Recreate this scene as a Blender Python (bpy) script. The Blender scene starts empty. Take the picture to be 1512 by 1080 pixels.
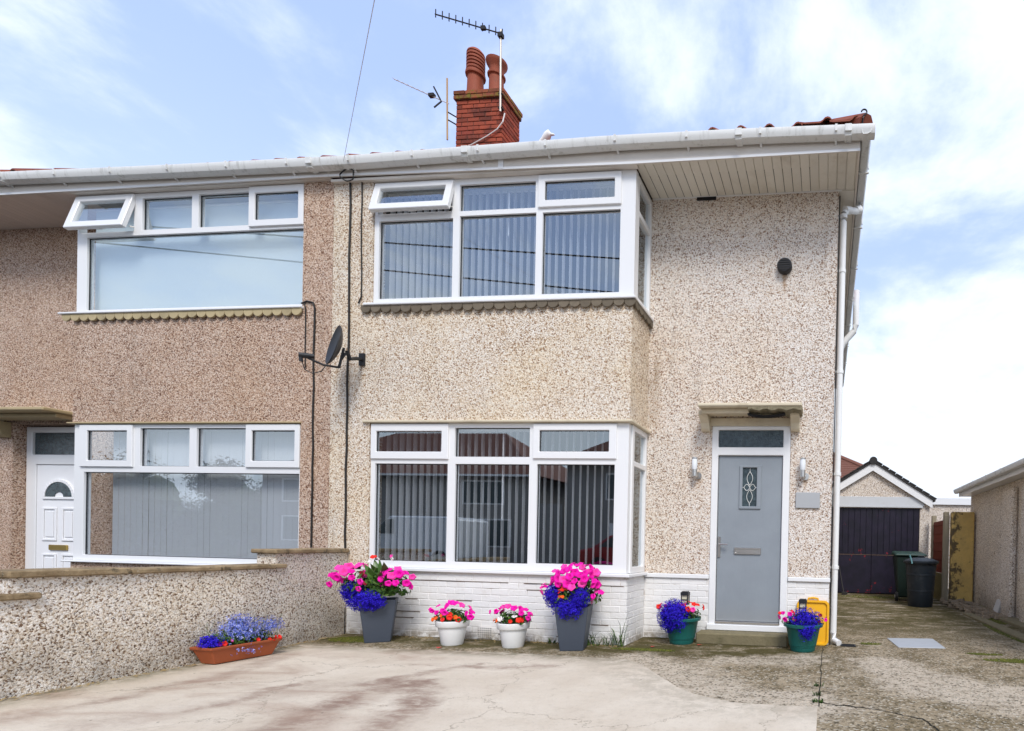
import bpy, bmesh, math, random
from mathutils import Vector, Matrix
R = math.radians
sc = bpy.context.scene
col = sc.collection
random.seed(7)

# ------------------------------------------------------------------ camera
cam_d = bpy.data.cameras.new('camera'); cam = bpy.data.objects.new('camera', cam_d); col.objects.link(cam)
cr, cu, cf = (0.99426842, 0.10442663, 0.02292144), (-0.02347052, 0.00403211, 0.9997164), (-0.10430459, 0.99452442, -0.00645995)
cam.matrix_world = Matrix(((cr[0], cu[0], -cf[0], 0), (cr[1], cu[1], -cf[1], 0), (cr[2], cu[2], -cf[2], 1.1228), (0, 0, 0, 1)))
cam_d.sensor_width = 36; cam_d.lens = 36 * 768.38 / 1512
cam_d.shift_x = (756 - 1138.38) / 1512; cam_d.shift_y = (813.1 - 540) / 1512
cam_d.clip_start = 0.05; cam_d.clip_end = 600
sc.camera = cam
# ------------------------------------------------------------------ view
sc.view_settings.view_transform = 'Standard'; sc.view_settings.look = 'None'
sc.view_settings.gamma = 1; sc.view_settings.use_curve_mapping = False
sc.view_settings.exposure = 0.96
# ------------------------------------------------------------------ sun (soft, bright overcast, front left)
SUN_EL, SUN_AZ = 48, 153          # azimuth clockwise from +Y
sd = bpy.data.lights.new('sun', 'SUN'); sun = bpy.data.objects.new('sun', sd); col.objects.link(sun)
sd.energy = 1.5; sd.angle = R(20); sd.color = (1, .96, .9)
dv = Vector((math.sin(R(SUN_AZ)) * math.cos(R(SUN_EL)), math.cos(R(SUN_AZ)) * math.cos(R(SUN_EL)), math.sin(R(SUN_EL))))
sun.rotation_euler = dv.to_track_quat('Z', 'Y').to_euler()

# ------------------------------------------------------------------ node helper
class NT:
    def __init__(s, tree): s.t = tree; s.n = tree.nodes; s.l = tree.links
    def node(s, typ, **kw):
        n = s.n.new(typ)
        for k, v in kw.items(): setattr(n, k, v)
        return n
    def put(s, sock, v):
        if v is None: return
        if isinstance(v, bpy.types.NodeSocket): s.l.new(v, sock)
        elif isinstance(v, (tuple, list)) and sock.type == 'RGBA': sock.default_value = (*v[:3], 1)
        else: sock.default_value = v
    def m(s, op, a, b=None, c=None, clamp=False):
        n = s.node('ShaderNodeMath', operation=op, use_clamp=clamp)
        s.put(n.inputs[0], a); s.put(n.inputs[1], b); s.put(n.inputs[2], c); return n.outputs[0]
    def vm(s, op, a, b=None):
        n = s.node('ShaderNodeVectorMath', operation=op); s.put(n.inputs[0], a); s.put(n.inputs[1], b)
        return n.outputs['Value'] if op in ('LENGTH', 'DOT_PRODUCT', 'DISTANCE') else n.outputs[0]
    def mix(s, f, a, b, mode='MIX'):
        n = s.node('ShaderNodeMix', data_type='RGBA', blend_type=mode)
        s.put(n.inputs[0], f); s.put(n.inputs[6], a); s.put(n.inputs[7], b); return n.outputs[2]
    def ss(s, v, lo, hi, a=0.0, b=1.0):
        n = s.node('ShaderNodeMapRange', interpolation_type='SMOOTHSTEP')
        for i, q in enumerate((v, lo, hi, a, b)): s.put(n.inputs[i], q)
        return n.outputs[0]
    def ramp(s, f, stops, interp='LINEAR'):
        n = s.node('ShaderNodeValToRGB'); e = n.color_ramp.elements; n.color_ramp.interpolation = interp
        while len(e) < len(stops): e.new(.5)
        for q, (p, c) in zip(e, stops): q.position = p; q.color = (*c, 1)
        s.put(n.inputs[0], f); return n.outputs[0]
    def noise(s, vec, scale, detail=4, rough=.55, dist=0.0, out='Fac'):
        n = s.node('ShaderNodeTexNoise'); s.put(n.inputs['Vector'], vec); n.inputs['Scale'].default_value = scale
        n.inputs['Detail'].default_value = detail; n.inputs['Roughness'].default_value = rough; n.inputs['Distortion'].default_value = dist
        return n.outputs[out]
    def vor(s, vec, scale, feature='F1', rnd=1.0):
        n = s.node('ShaderNodeTexVoronoi', feature=feature); s.put(n.inputs['Vector'], vec)
        n.inputs['Scale'].default_value = scale; n.inputs['Randomness'].default_value = rnd; return n
    def obj(s): return s.node('ShaderNodeTexCoord').outputs['Object']
    def pos(s): return s.node('ShaderNodeNewGeometry').outputs['Position']
    def xyz(s, v):
        n = s.node('ShaderNodeSeparateXYZ'); s.put(n.inputs[0], v); return n.outputs
    def comb(s, x, y, z):
        n = s.node('ShaderNodeCombineXYZ'); s.put(n.inputs[0], x); s.put(n.inputs[1], y); s.put(n.inputs[2], z); return n.outputs[0]
    def seg(s, p, a, b):      # distance from a point to a line segment on the ground
        bx, by = b[0] - a[0], b[1] - a[1]; l2 = bx * bx + by * by
        x, y = s.xyz(p)[:2]; qx = s.m('SUBTRACT', x, a[0]); qy = s.m('SUBTRACT', y, a[1])
        h = s.m('DIVIDE', s.m('ADD', s.m('MULTIPLY', qx, bx), s.m('MULTIPLY', qy, by)), l2, clamp=True)
        ex = s.m('SUBTRACT', qx, s.m('MULTIPLY', h, bx)); ey = s.m('SUBTRACT', qy, s.m('MULTIPLY', h, by))
        return s.m('SQRT', s.m('ADD', s.m('MULTIPLY', ex, ex), s.m('MULTIPLY', ey, ey)))
    def rand(s): return s.node('ShaderNodeObjectInfo').outputs['Random']
    def bump(s, h, dist=.01, strength=1.0, normal=None):
        n = s.node('ShaderNodeBump'); n.inputs['Strength'].default_value = strength; n.inputs['Distance'].default_value = dist
        s.put(n.inputs['Height'], h); s.put(n.inputs['Normal'], normal); return n.outputs[0]

# ------------------------------------------------------------------ world: Nishita sky under procedural cloud
w = bpy.data.worlds.new('World'); sc.world = w; w.use_nodes = True
t = NT(w.node_tree); t.n.clear()
out = t.node('ShaderNodeOutputWorld')
sky = t.node('ShaderNodeTexSky', sky_type='NISHITA'); sky.sun_disc = False
sky.sun_elevation = R(SUN_EL); sky.sun_rotation = R(SUN_AZ); sky.air_density = 1.0; sky.dust_density = .6; sky.ozone_density = 1.5
bgs = t.node('ShaderNodeBackground'); t.put(bgs.inputs[0], sky.outputs[0]); bgs.inputs[1].default_value = .12
gd = t.node('ShaderNodeTexCoord').outputs['Generated']
dx, dy, dz = t.xyz(t.vm('NORMALIZE', gd))[:3]
den = t.m('ADD', t.m('MAXIMUM', dz, 0.0), .22)
pv = t.comb(t.m('DIVIDE', dx, den), t.m('DIVIDE', dy, den), 0.0)
n1 = t.noise(t.vm('ADD', pv, (3.1, .35, 0)), 2.1, 10, .60, .2)
n2 = t.noise(t.vm('ADD', pv, (8.3, 4.1, 2)), .55, 3, .5)
cm = t.m('ADD', t.m('MULTIPLY', n1, .75), t.m('MULTIPLY', n2, .35))
cm = t.m('ADD', cm, t.ss(dz, .62, .05, 0.0, .16))
cm = t.m('ADD', cm, t.m('MULTIPLY', dx, .05))
dens = t.ss(cm, .49, .67)
mask = t.m('ADD', t.m('MULTIPLY', dens, .26), .74)
veil = t.mix(t.ss(dz, .10, .62), (.74, .85, 1.0), (.46, .60, 1.0))
ccol = t.mix(dens, veil, (.80, .875, .98))
bgc = t.node('ShaderNodeBackground'); t.put(bgc.inputs[0], ccol); bgc.inputs[1].default_value = .66
mx = t.node('ShaderNodeMixShader'); t.put(mx.inputs[0], mask); t.l.new(bgs.outputs[0], mx.inputs[1]); t.l.new(bgc.outputs[0], mx.inputs[2])
t.l.new(mx.outputs[0], out.inputs[0])

# ------------------------------------------------------------------ materials
def newmat(name):
    m = bpy.data.materials.new(name); m.use_nodes = True; t = NT(m.node_tree); t.n.clear()
    o = t.node('ShaderNodeOutputMaterial'); b = t.node('ShaderNodeBsdfPrincipled'); t.l.new(b.outputs[0], o.inputs[0])
    b.inputs['Specular IOR Level'].default_value = .35
    return m, t, b, o
def plain(name, c, rough=.5, metal=0.0, var=.08, scale=9, dirt=0.0, dirtc=(.12, .10, .07), spec=.35, rnd=0.0, bumpd=0.0):
    m, t, b, o = newmat(name); p = t.pos()
    n = t.noise(p, scale, 5, .6)
    c2 = t.mix(t.m('MULTIPLY', n, 2 * var), c, tuple(x * .55 for x in c))
    if dirt: c2 = t.mix(t.m('MULTIPLY', t.ss(t.noise(p, scale * .6, 8, .68), .5, .78), dirt), c2, dirtc)
    if rnd: c2 = t.mix(t.m('MULTIPLY', t.rand(), rnd), c2, tuple(x * .4 for x in c))
    t.put(b.inputs['Base Color'], c2); b.inputs['Roughness'].default_value = rough; b.inputs['Metallic'].default_value = metal
    b.inputs['Specular IOR Level'].default_value = spec
    if bumpd: t.put(b.inputs['Normal'], t.bump(t.noise(p, scale * 6, 4), bumpd))
    return m
def pebble(name, stops, gap, scale, tint=None, hi=(.88, .83, .76), grime=(.16, .12, .08), grime_amt=.5, low=None, rust=False):
    m, t, b, o = newmat(name); p = t.pos()
    wv = t.vm('ADD', p, t.vm('MULTIPLY', t.vm('SUBTRACT', t.noise(p, 55, 2, out='Color'), (.5, .5, .5)), (.022, .022, .022)))
    v = t.vor(wv, scale * 1.35)
    cr_ = t.xyz(v.outputs['Color'])[0]
    stone = t.ramp(cr_, stops, 'CONSTANT')
    worm = t.noise(p, scale, 3, .62, .35)
    big = t.noise(p, .9, 6, .6); wd = t.m('ADD', worm, t.m('MULTIPLY', t.m('SUBTRACT', t.noise(p, 1.7, 5, .65), .5), .16))
    c = t.mix(t.ss(wd, .555, .66, 0, .92), stone, gap)
    c = t.mix(t.ss(worm, .46, .36, 0, .7), c, hi)
    big = t.noise(p, .9, 6, .6)
    if tint: c = t.mix(t.ss(big, .35, .7), c, t.mix(1.0, c, tint, 'MULTIPLY'))
    px, py, pz = t.xyz(p)[:3]
    streak = t.noise(t.comb(t.m('MULTIPLY', px, 3.0), t.m('MULTIPLY', py, 3.0), t.m('MULTIPLY', pz, .5)), 1.0, 7, .65)
    c = t.mix(t.m('MULTIPLY', t.ss(streak, .54, .78), grime_amt), c, grime)
    if low:
        lw = t.m('MULTIPLY', t.ss(pz, .55, 0.0), t.ss(t.noise(p, 3.5, 6, .65), .3, .65)); c = t.mix(t.m('MULTIPLY', lw, low), c, (.06, .045, .028))
    if rust:     # damp stain where the bay cheek meets the wall
        k = t.m('MULTIPLY', t.m('MULTIPLY', t.ss(px, -1.98, -2.15), t.ss(t.m('ABSOLUTE', t.m('SUBTRACT', pz, 3.15)), .8, .4)), t.ss(streak, .40, .60)); c = t.mix(t.m('MULTIPLY', k, .75), c, (.22, .13, .035))
    if rust:     # rust run below the round vent, lamp drips
        for rx, rz, ln, am in ((-.552, 4.31, .30, .6), (-1.53, 1.93, .12, .5), (-.255, 1.93, .16, .55)):
            k = t.m('MULTIPLY', t.ss(t.m('ABSOLUTE', t.m('SUBTRACT', t.m('ADD', px, t.m('MULTIPLY', t.noise(p, 9, 3), .03)), rx + .015)), .035, .008), t.m('MULTIPLY', t.ss(pz, rz - ln, rz), t.ss(pz, rz + .03, rz)))
            c = t.mix(t.m('MULTIPLY', k, am), c, (.33, .17, .05))
    t.put(b.inputs['Base Color'], c); b.inputs['Roughness'].default_value = .85; b.inputs['Specular IOR Level'].default_value = .2
    h = t.m('ADD', t.m('MULTIPLY', t.ss(v.outputs['Distance'], .75, .1), .6), t.ss(worm, .68, .35))
    t.put(b.inputs['Normal'], t.bump(h, .005, .8))
    return m
M = {}
CRE = [(0, (.30, .17, .09)), (.10, (.52, .38, .25)), (.24, (.70, .57, .44)), (.48, (.79, .69, .57)), (.75, (.85, .79, .70))]
WHT = [(0, (.28, .17, .11)), (.10, (.54, .41, .31)), (.24, (.72, .62, .53)), (.48, (.79, .71, .64)), (.75, (.83, .79, .74))]
PNK = [(0, (.19, .10, .065)), (.12, (.37, .23, .155)), (.28, (.49, .335, .245)), (.52, (.57, .41, .31)), (.78, (.69, .56, .46))]
GRY = [(0, (.22, .14, .09)), (.12, (.50, .40, .30)), (.28, (.71, .62, .52)), (.52, (.79, .72, .64)), (.78, (.84, .80, .75))]
M['dash_cream'] = pebble('dash_cream', CRE, (.17, .075, .03), 62, (1.0, .95, .84), grime_amt=.25)
M['dash_white'] = pebble('dash_white', WHT, (.14, .07, .04), 62, (1.0, .96, .90), grime_amt=.24, rust=True)
M['dash_pink'] = pebble('dash_pink', PNK, (.085, .036, .02), 60, (1.0, .95, .88), hi=(.72, .59, .49), grime_amt=.3)
M['dash_grey'] = pebble('dash_grey', GRY, (.055, .03, .017), 66, (1.0, .96, .88), hi=(.90, .86, .80), grime_amt=.1, low=.5)
M['dash_far'] = pebble('dash_far', GRY, (.12, .08, .055), 55, (.95, .92, .9), grime_amt=.25)
M['upvc'] = plain('upvc', (.78, .78, .78), .28, var=.02, spec=.5)
def gutter_mat():
    m, t, b, o = newmat('gutter_plastic'); p = t.pos(); px, py, pz = t.xyz(p)[:3]
    s = t.noise(t.comb(t.m('MULTIPLY', px, 14.0), t.m('MULTIPLY', py, 14.0), t.m('MULTIPLY', pz, 1.6)), 1.0, 7, .7)
    c = t.mix(t.m('MULTIPLY', t.ss(s, .50, .72), .55), (.70, .70, .68), (.30, .29, .25))
    c = t.mix(t.ss(t.noise(p, 60, 4, .7), .62, .75, 0, .5), c, (.16, .15, .10))
    t.put(b.inputs['Base Color'], c); b.inputs['Roughness'].default_value = .45; return m
M['gutter'] = gutter_mat()
M['fascia'] = plain('fascia_board', (.72, .665, .60), .4, var=.1, scale=3, dirt=.25, dirtc=(.4, .35, .28))
M['lintel'] = plain('lintel_board', (.58, .60, .62), .5, var=.1, dirt=.3, dirtc=(.35, .33, .28))
M['soffit'] = plain('soffit_board', (.78, .75, .67), .5, var=.08, scale=4, dirt=.4, dirtc=(.38, .30, .19), rnd=.12)
M['soffit_pink'] = plain('soffit_board_neighbour', (.76, .66, .60), .5, var=.08, scale=4, dirt=.3, dirtc=(.40, .30, .23), rnd=.1)
M['pipe'] = plain('pipe_plastic', (.80, .80, .79), .4, var=.05, dirt=.2, dirtc=(.4, .38, .3))
M['cream_paint'] = plain('cream_paint', (.66, .58, .43), .6, var=.12, scale=6, dirt=.5, dirtc=(.30, .23, .13), bumpd=.003)
M['cream_dark'] = plain('tan_paint', (.46, .36, .20), .6, var=.12, scale=6, dirt=.45, dirtc=(.2, .15, .08))
M['broken'] = plain('broken_concrete', (.30, .26, .17), .95, var=.4, scale=18, dirt=.7, dirtc=(.08, .08, .04), bumpd=.012)
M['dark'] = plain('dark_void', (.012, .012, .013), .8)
M['black_plastic'] = plain('black_plastic', (.018, .019, .022), .45, var=.1)
M['cable'] = plain('cable_rubber', (.02, .018, .017), .6)
M['bluecable'] = plain('cable_blue', (.02, .05, .07), .5)
M['whitecable'] = plain('cable_white', (.75, .73, .7), .5)
M['wire'] = plain('wire_grey', (.58, .58, .60), .6)
M['chrome'] = plain('brushed_steel', (.62, .60, .57), .28, 1.0, var=.05)
M['brass'] = plain('brass', (.52, .36, .10), .35, .9)
M['doorgrey'] = plain('door_grey', (.235, .268, .30), .45, var=.05, scale=3)
def grain():
    m, t, b, o = newmat('door_skin'); p = t.pos(); px, py, pz = t.xyz(p)[:3]
    g = t.noise(t.comb(t.m('MULTIPLY', px, 90.0), py, t.m('MULTIPLY', pz, 5.0)), 1.0, 5, .6, .6)
    c = t.mix(t.ss(t.noise(p, 2.5, 6, .6), .3, .7), (.275, .305, .335), (.245, .272, .30)); c = t.mix(t.ss(pz, .5, .22, 0, .25), c, (.30, .28, .25))
    c = t.mix(t.m('MULTIPLY', g, .12), c, (.12, .14, .16))
    t.put(b.inputs['Base Color'], c); t.put(b.inputs['Roughness'], t.ss(g, .2, .8, .32, .5)); t.put(b.inputs['Normal'], t.bump(g, .0015, .6)); return m
M['doorgrey'] = grain()
M['doorwhite'] = plain('door_white', (.84, .84, .85), .3, var=.02)
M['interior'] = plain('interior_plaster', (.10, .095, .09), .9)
M['lead'] = plain('lead_came', (.75, .75, .72), .4, .2)
M['leadsheet'] = plain('lead_flashing', (.55, .57, .60), .55, .2, var=.2, scale=12)
M['plaque'] = plain('plaque_grey', (.40, .41, .42), .5, var=.03)
def wbrick():
    m, t, b, o = newmat('painted_brick'); p = t.pos()
    c = t.mix(t.m('MULTIPLY', t.rand(), .22), (.80, .785, .765), (.62, .60, .56))
    c = t.mix(t.ss(t.noise(p, 7, 7, .68), .54, .76, 0, .35), c, (.50, .43, .34))
    px, py, pz = t.xyz(p)[:3]
    c = t.mix(t.m('MULTIPLY', t.ss(pz, .16, .0), t.ss(t.noise(p, 9, 6, .7), .38, .62, 0, .85)), c, (.20, .15, .085))
    c = t.mix(t.ss(t.noise(p, 26, 5, .7), .69, .73, 0, .7), c, (.33, .22, .13))
    t.put(b.inputs['Base Color'], c); b.inputs['Roughness'].default_value = .55
    t.put(b.inputs['Normal'], t.bump(t.noise(p, 45, 5, .6), .004)); return m
M['wbrick'] = wbrick()
M['wmortar'] = plain('painted_mortar', (.78, .76, .73), .7, var=.12, scale=7, dirt=.75, dirtc=(.30, .22, .15))
def redbrick(name, base, moss=0.0):
    m, t, b, o = newmat(name); p = t.pos()
    r = t.rand()
    c = t.ramp(r, [(0, tuple(x * .55 for x in base)), (.35, base), (.7, (base[0] * 1.25, base[1] * 1.2, base[2] * 1.1)), (1, (base[0] * .85, base[1] * .8, base[2]))])
    c = t.mix(t.ss(t.noise(p, 24, 6, .7), .5, .75, 0, .6), c, (.06, .026, .02))
    px, py, pz = t.xyz(p)[:3]; c = t.mix(t.m('MULTIPLY', t.ss(t.noise(p, 3.2, 5, .6), .48, .68), .6), c, (.035, .02, .018))
    if moss: c = t.mix(t.ss(t.noise(p, 7, 6, .65), .46, .62, 0, moss), c, (.17, .13, .015))
    t.put(b.inputs['Base Color'], c); b.inputs['Roughness'].default_value = .85
    t.put(b.inputs['Normal'], t.bump(t.noise(p, 60, 4), .005)); return m
M['brick'] = redbrick('red_brick', (.29, .06, .03))
M['brickmoss'] = redbrick('mossy_brick', (.26, .07, .03), .95)
M['mortar'] = plain('mortar_dark', (.13, .09, .075), .95, var=.3)
M['terracotta'] = plain('terracotta', (.33, .078, .036), .7, var=.3, scale=7, dirt=.5, dirtc=(.10, .05, .03))
M['tile'] = plain('clay_tile', (.30, .075, .04), .75, var=.3, scale=8, dirt=.6, dirtc=(.045, .04, .03), rnd=.45)
M['tilebrown'] = plain('brown_tile', (.21, .085, .055), .8, var=.3, scale=4, rnd=.3)
M['tiledark'] = plain('dark_tile', (.035, .033, .032), .8, var=.3, scale=8)
M['scallop'] = plain('scallop_grey', (.21, .17, .12), .85, var=.4, scale=14, dirt=.8, dirtc=(.07, .06, .045), rnd=.5)
M['scallop_cream'] = plain('scallop_cream', (.52, .42, .24), .8, var=.2, scale=12, dirt=.35, rnd=.3)
def coping():
    m, t, b, o = newmat('coping_stone'); p = t.pos()
    c = t.mix(t.ss(t.noise(p, 6, 7, .7), .35, .65), (.36, .27, .16), (.20, .14, .075))
    c = t.mix(t.ss(t.noise(p, 15, 6, .7), .53, .66, 0, .85), c, (.055, .05, .035))
    c = t.mix(t.ss(t.noise(p, 28, 5, .7), .62, .7, 0, .7), c, (.52, .47, .36))
    t.put(b.inputs['Base Color'], c); b.inputs['Roughness'].default_value = .95
    t.put(b.inputs['Normal'], t.bump(t.noise(p, 40, 6, .7), .012)); return m
M['coping'] = coping()
def glass(name, tint=(.95, .965, .98), refl=.28, wav=.0008):
    m = bpy.data.materials.new(name); m.use_nodes = True; t = NT(m.node_tree); t.n.clear()
    o = t.node('ShaderNodeOutputMaterial')
    tr = t.node('ShaderNodeBsdfTransparent'); tr.inputs[0].default_value = (*tint, 1)
    gl = t.node('ShaderNodeBsdfGlossy'); gl.inputs['Roughness'].default_value = .0; gl.inputs[0].default_value = (.88, .96, 1, 1)
    ge = t.node('ShaderNodeNewGeometry'); c = t.m('ABSOLUTE', t.vm('DOT_PRODUCT', ge.outputs['Incoming'], ge.outputs['Normal']))
    f = t.m('ADD', t.m('MULTIPLY', t.m('POWER', t.m('SUBTRACT', 1.0, c), 5.0), .8), refl, clamp=True)
    f = t.m('MULTIPLY', f, t.m('SUBTRACT', 1.0, ge.outputs['Backfacing']))
    mxs = t.node('ShaderNodeMixShader'); t.put(mxs.inputs[0], f); t.l.new(tr.outputs[0], mxs.inputs[1]); t.l.new(gl.outputs[0], mxs.inputs[2])
    t.l.new(mxs.outputs[0], o.inputs[0]); return m
M['glass'] = glass('window_glass')
def frosted():
    m, t, b, o = newmat('patterned_glass'); p = t.pos()
    v = t.vor(p, 70)
    c = t.mix(t.ss(t.noise(p, 20, 4, .7), .3, .7), (.02, .035, .042), (.055, .085, .095))
    t.put(b.inputs['Base Color'], c); b.inputs['Roughness'].default_value = .12; b.inputs['Specular IOR Level'].default_value = .6
    t.put(b.inputs['Normal'], t.bump(v.outputs['Distance'], .006, .5)); return m
M['frosted'] = frosted()
def fabric(name, c, tr=.25):
    m = bpy.data.materials.new(name); m.use_nodes = True; t = NT(m.node_tree); t.n.clear(); o = t.node('ShaderNodeOutputMaterial')
    a = t.node('ShaderNodeBsdfDiffuse'); b = t.node('ShaderNodeBsdfTranslucent'); n = t.noise(t.pos(), 40, 3)
    cc = t.mix(t.m('MULTIPLY', n, .2), c, tuple(x * .7 for x in c)); t.put(a.inputs[0], cc); t.put(b.inputs[0], cc)
    x = t.node('ShaderNodeMixShader'); x.inputs[0].default_value = tr; t.l.new(a.outputs[0], x.inputs[1]); t.l.new(b.outputs[0], x.inputs[2]); t.l.new(x.outputs[0], o.inputs[0]); return m
M['blind'] = fabric('blind_fabric', (.90, .90, .90), .35)
M['roller'] = fabric('roller_fabric', (.70, .79, .81), .1)
def flowermat(name, c, core, cr=.35, rnd=.35):
    m, t, b, o = newmat(name); p = t.obj(); d = t.vm('LENGTH', p)
    cc = t.mix(t.m('MULTIPLY', t.rand(), rnd), c, tuple(x * .6 for x in c))
    cc = t.mix(t.ss(d, cr, cr * .3), cc, core)
    t.put(b.inputs['Base Color'], cc); b.inputs['Roughness'].default_value = .6; b.inputs['Specular IOR Level'].default_value = .15
    b.inputs['Subsurface Weight'].default_value = 0; return m
M['pink'] = flowermat('petal_pink', (.80, .008, .36), (.32, .0, .10), .4)
M['pinklight'] = flowermat('petal_light_pink', (.86, .06, .38), (.7, .02, .15), .35)
M['redf'] = flowermat('petal_red', (.75, .03, .02), (.6, .25, .02), .2)
M['orangef'] = flowermat('petal_orange', (.85, .13, .015), (.7, .35, .02), .25)
M['crimson'] = flowermat('petal_crimson', (.25, .008, .025), (.05, .0, .01), .4)
M['whitef'] = flowermat('petal_white', (.8, .75, .72), (.6, .5, .1), .25)
def clump(name, stops, scale=120, rough=.6):
    m, t, b, o = newmat(name); p = t.pos()
    v = t.vor(p, scale); c = t.ramp(t.xyz(v.outputs['Color'])[0], stops)
    t.put(b.inputs['Base Color'], c); b.inputs['Roughness'].default_value = rough; b.inputs['Specular IOR Level'].default_value = .15; return m
M['lobelia'] = clump('petal_lobelia', [(0, (.005, .003, .13)), (.45, (.016, .006, .44)), (1, (.05, .022, .68))])
M['lobelialight'] = clump('petal_lobelia_light', [(0, (.04, .07, .40)), (.4, (.12, .18, .62)), (.75, (.26, .30, .72)), (.95, (.65, .65, .85))])
M['leaf'] = clump('leaf_green', [(0, (.012, .035, .008)), (.5, (.035, .085, .015)), (1, (.10, .16, .03))], 40)
M['bigleaf'] = plain('leaf_glossy', (.085, .19, .03), .35, var=.4, scale=18, rnd=.5)
M['stem'] = plain('stem_green', (.07, .12, .03), .6)
M['soil'] = plain('soil', (.03, .02, .013), 1, var=.4, scale=40)
M['slatepot'] = plain('pot_slate', (.055, .067, .09), .5, var=.05)
M['whitepot'] = plain('pot_white', (.80, .80, .79), .35, var=.02)
M['greenpot'] = plain('pot_green', (.012, .115, .10), .4, var=.08)
M['trough'] = plain('pot_terracotta_plastic', (.34, .085, .03), .5, var=.12)
M['yellow'] = plain('yellow_plastic', (.85, .43, .012), .4, var=.05)
M['lampglass'] = plain('lamp_opal', (.82, .85, .88), .15)
M['garagedoor'] = None
def gdoor():
    m, t, b, o = newmat('garage_paint'); p = t.pos(); px, py, pz = t.xyz(p)[:3]
    c = t.mix(t.ss(t.noise(p, 4, 5, .6), .3, .7), (.006, .005, .013), (.014, .010, .026))
    w1 = t.noise(p, 5.5, 7, .7); near = t.m('MAXIMUM', t.ss(pz, .45, .0, 0, .09), t.ss(t.m('ABSOLUTE', t.m('SUBTRACT', pz, .98)), .22, 0.0, 0, .06))
    c = t.mix(t.ss(t.m('ADD', w1, near), .66, .685), c, (.20, .012, .018))
    c = t.mix(t.ss(t.noise(t.comb(t.m('MULTIPLY', px, 30.0), 0.0, t.m('MULTIPLY', pz, 2.0)), 1.0, 5, .6), .72, .76, 0, .5), c, (.45, .42, .46))
    t.put(b.inputs['Base Color'], c); b.inputs['Roughness'].default_value = .45; return m
M['garagedoor'] = gdoor()
M['binblack'] = plain('bin_dark', (.012, .018, .026), .45, var=.2, dirt=.15, dirtc=(.2, .2, .2))
M['bingreen'] = plain('bin_green', (.008, .020, .016), .5, var=.2)
M['binlid'] = plain('bin_lid_green', (.022, .055, .042), .5, var=.2)
M['fenceboard'] = plain('fence_red_brown', (.24, .045, .018), .75, var=.35, scale=14, rnd=.4)
M['post'] = plain('concrete_post', (.36, .31, .22), .9, var=.3, scale=8, dirt=.5, dirtc=(.12, .11, .05), bumpd=.006)
M['gravelboard'] = plain('gravel_board_mossy', (.24, .19, .07), .9, var=.3, scale=8, dirt=.5, dirtc=(.08, .08, .02))
def yellowwall():
    m, t, b, o = newmat('yellow_render'); p = t.pos()
    c = t.mix(t.ss(t.noise(p, 3, 6, .6), .35, .7), (.66, .46, .15), (.50, .35, .13))
    px, py, pz = t.xyz(p)[:3]
    k = t.m('ADD', t.noise(p, 6.5, 9, .72), t.ss(px, 2.95, 2.66, 0, .15))
    c = t.mix(t.ss(k, .57, .67, 0, .9), c, (.075, .06, .04))
    t.put(b.inputs['Base Color'], c); b.inputs['Roughness'].default_value = .9; t.put(b.inputs['Normal'], t.bump(k, .03)); return m
M['yellowwall'] = yellowwall()
M['rubble'] = plain('rubble', (.33, .26, .18), .95, var=.4, scale=16, rnd=.75, bumpd=.01)
M['slabgrey'] = plain('slab_pale', (.52, .51, .49), .85, var=.15)
M['metalcover'] = plain('cover_steel', (.50, .52, .54), .5, .35, var=.12, scale=20, dirt=.2)
M['stepstone'] = plain('step_concrete', (.25, .21, .12), .95, var=.5, scale=11, dirt=.75, dirtc=(.075, .07, .03), bumpd=.008)
M['moss'] = clump('moss', [(0, (.03, .04, .006)), (.5, (.08, .09, .012)), (1, (.15, .14, .03))], 90)
M['asphalt'] = plain('asphalt', (.06, .06, .06), .95, var=.3, scale=30)
M['crackbrown'] = plain('mortar_crack', (.16, .10, .06), 1, var=.3, scale=20)
M['crack'] = plain('crack_dirt', (.022, .020, .012), 1, var=.3, scale=30)
M['petalred'] = plain('petal_fallen', (.7, .08, .06), .7, rnd=.4)
M['dryleaf'] = plain('dry_leaf', (.42, .30, .13), .8, rnd=.6)
M['housewall'] = plain('brown_render', (.34, .325, .31), .95, var=.3, scale=30)
M['vanwhite'] = plain('van_paint', (.75, .76, .78), .25)
M['vanred'] = plain('car_paint_red', (.35, .01, .015), .25)
M['rubber'] = plain('tyre', (.02, .02, .02), .9)
M['bark'] = plain('bark', (.07, .05, .035), .9, bumpd=.02)
M['crown'] = clump('tree_leaves', [(0, (.015, .03, .01)), (.6, (.04, .075, .02)), (1, (.07, .11, .03))], 3)
M['gull_grey'] = None
def gull():
    m, t, b, o = newmat('gull_plumage'); p = t.obj(); px, py, pz = t.xyz(p)[:3]
    c = t.mix(t.ss(px, .10, .13), (.33, .36, .39), (.78, .78, .78)); t.put(b.inputs['Base Color'], c); b.inputs['Roughness'].default_value = .8; return m
M['gull'] = gull()
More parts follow.
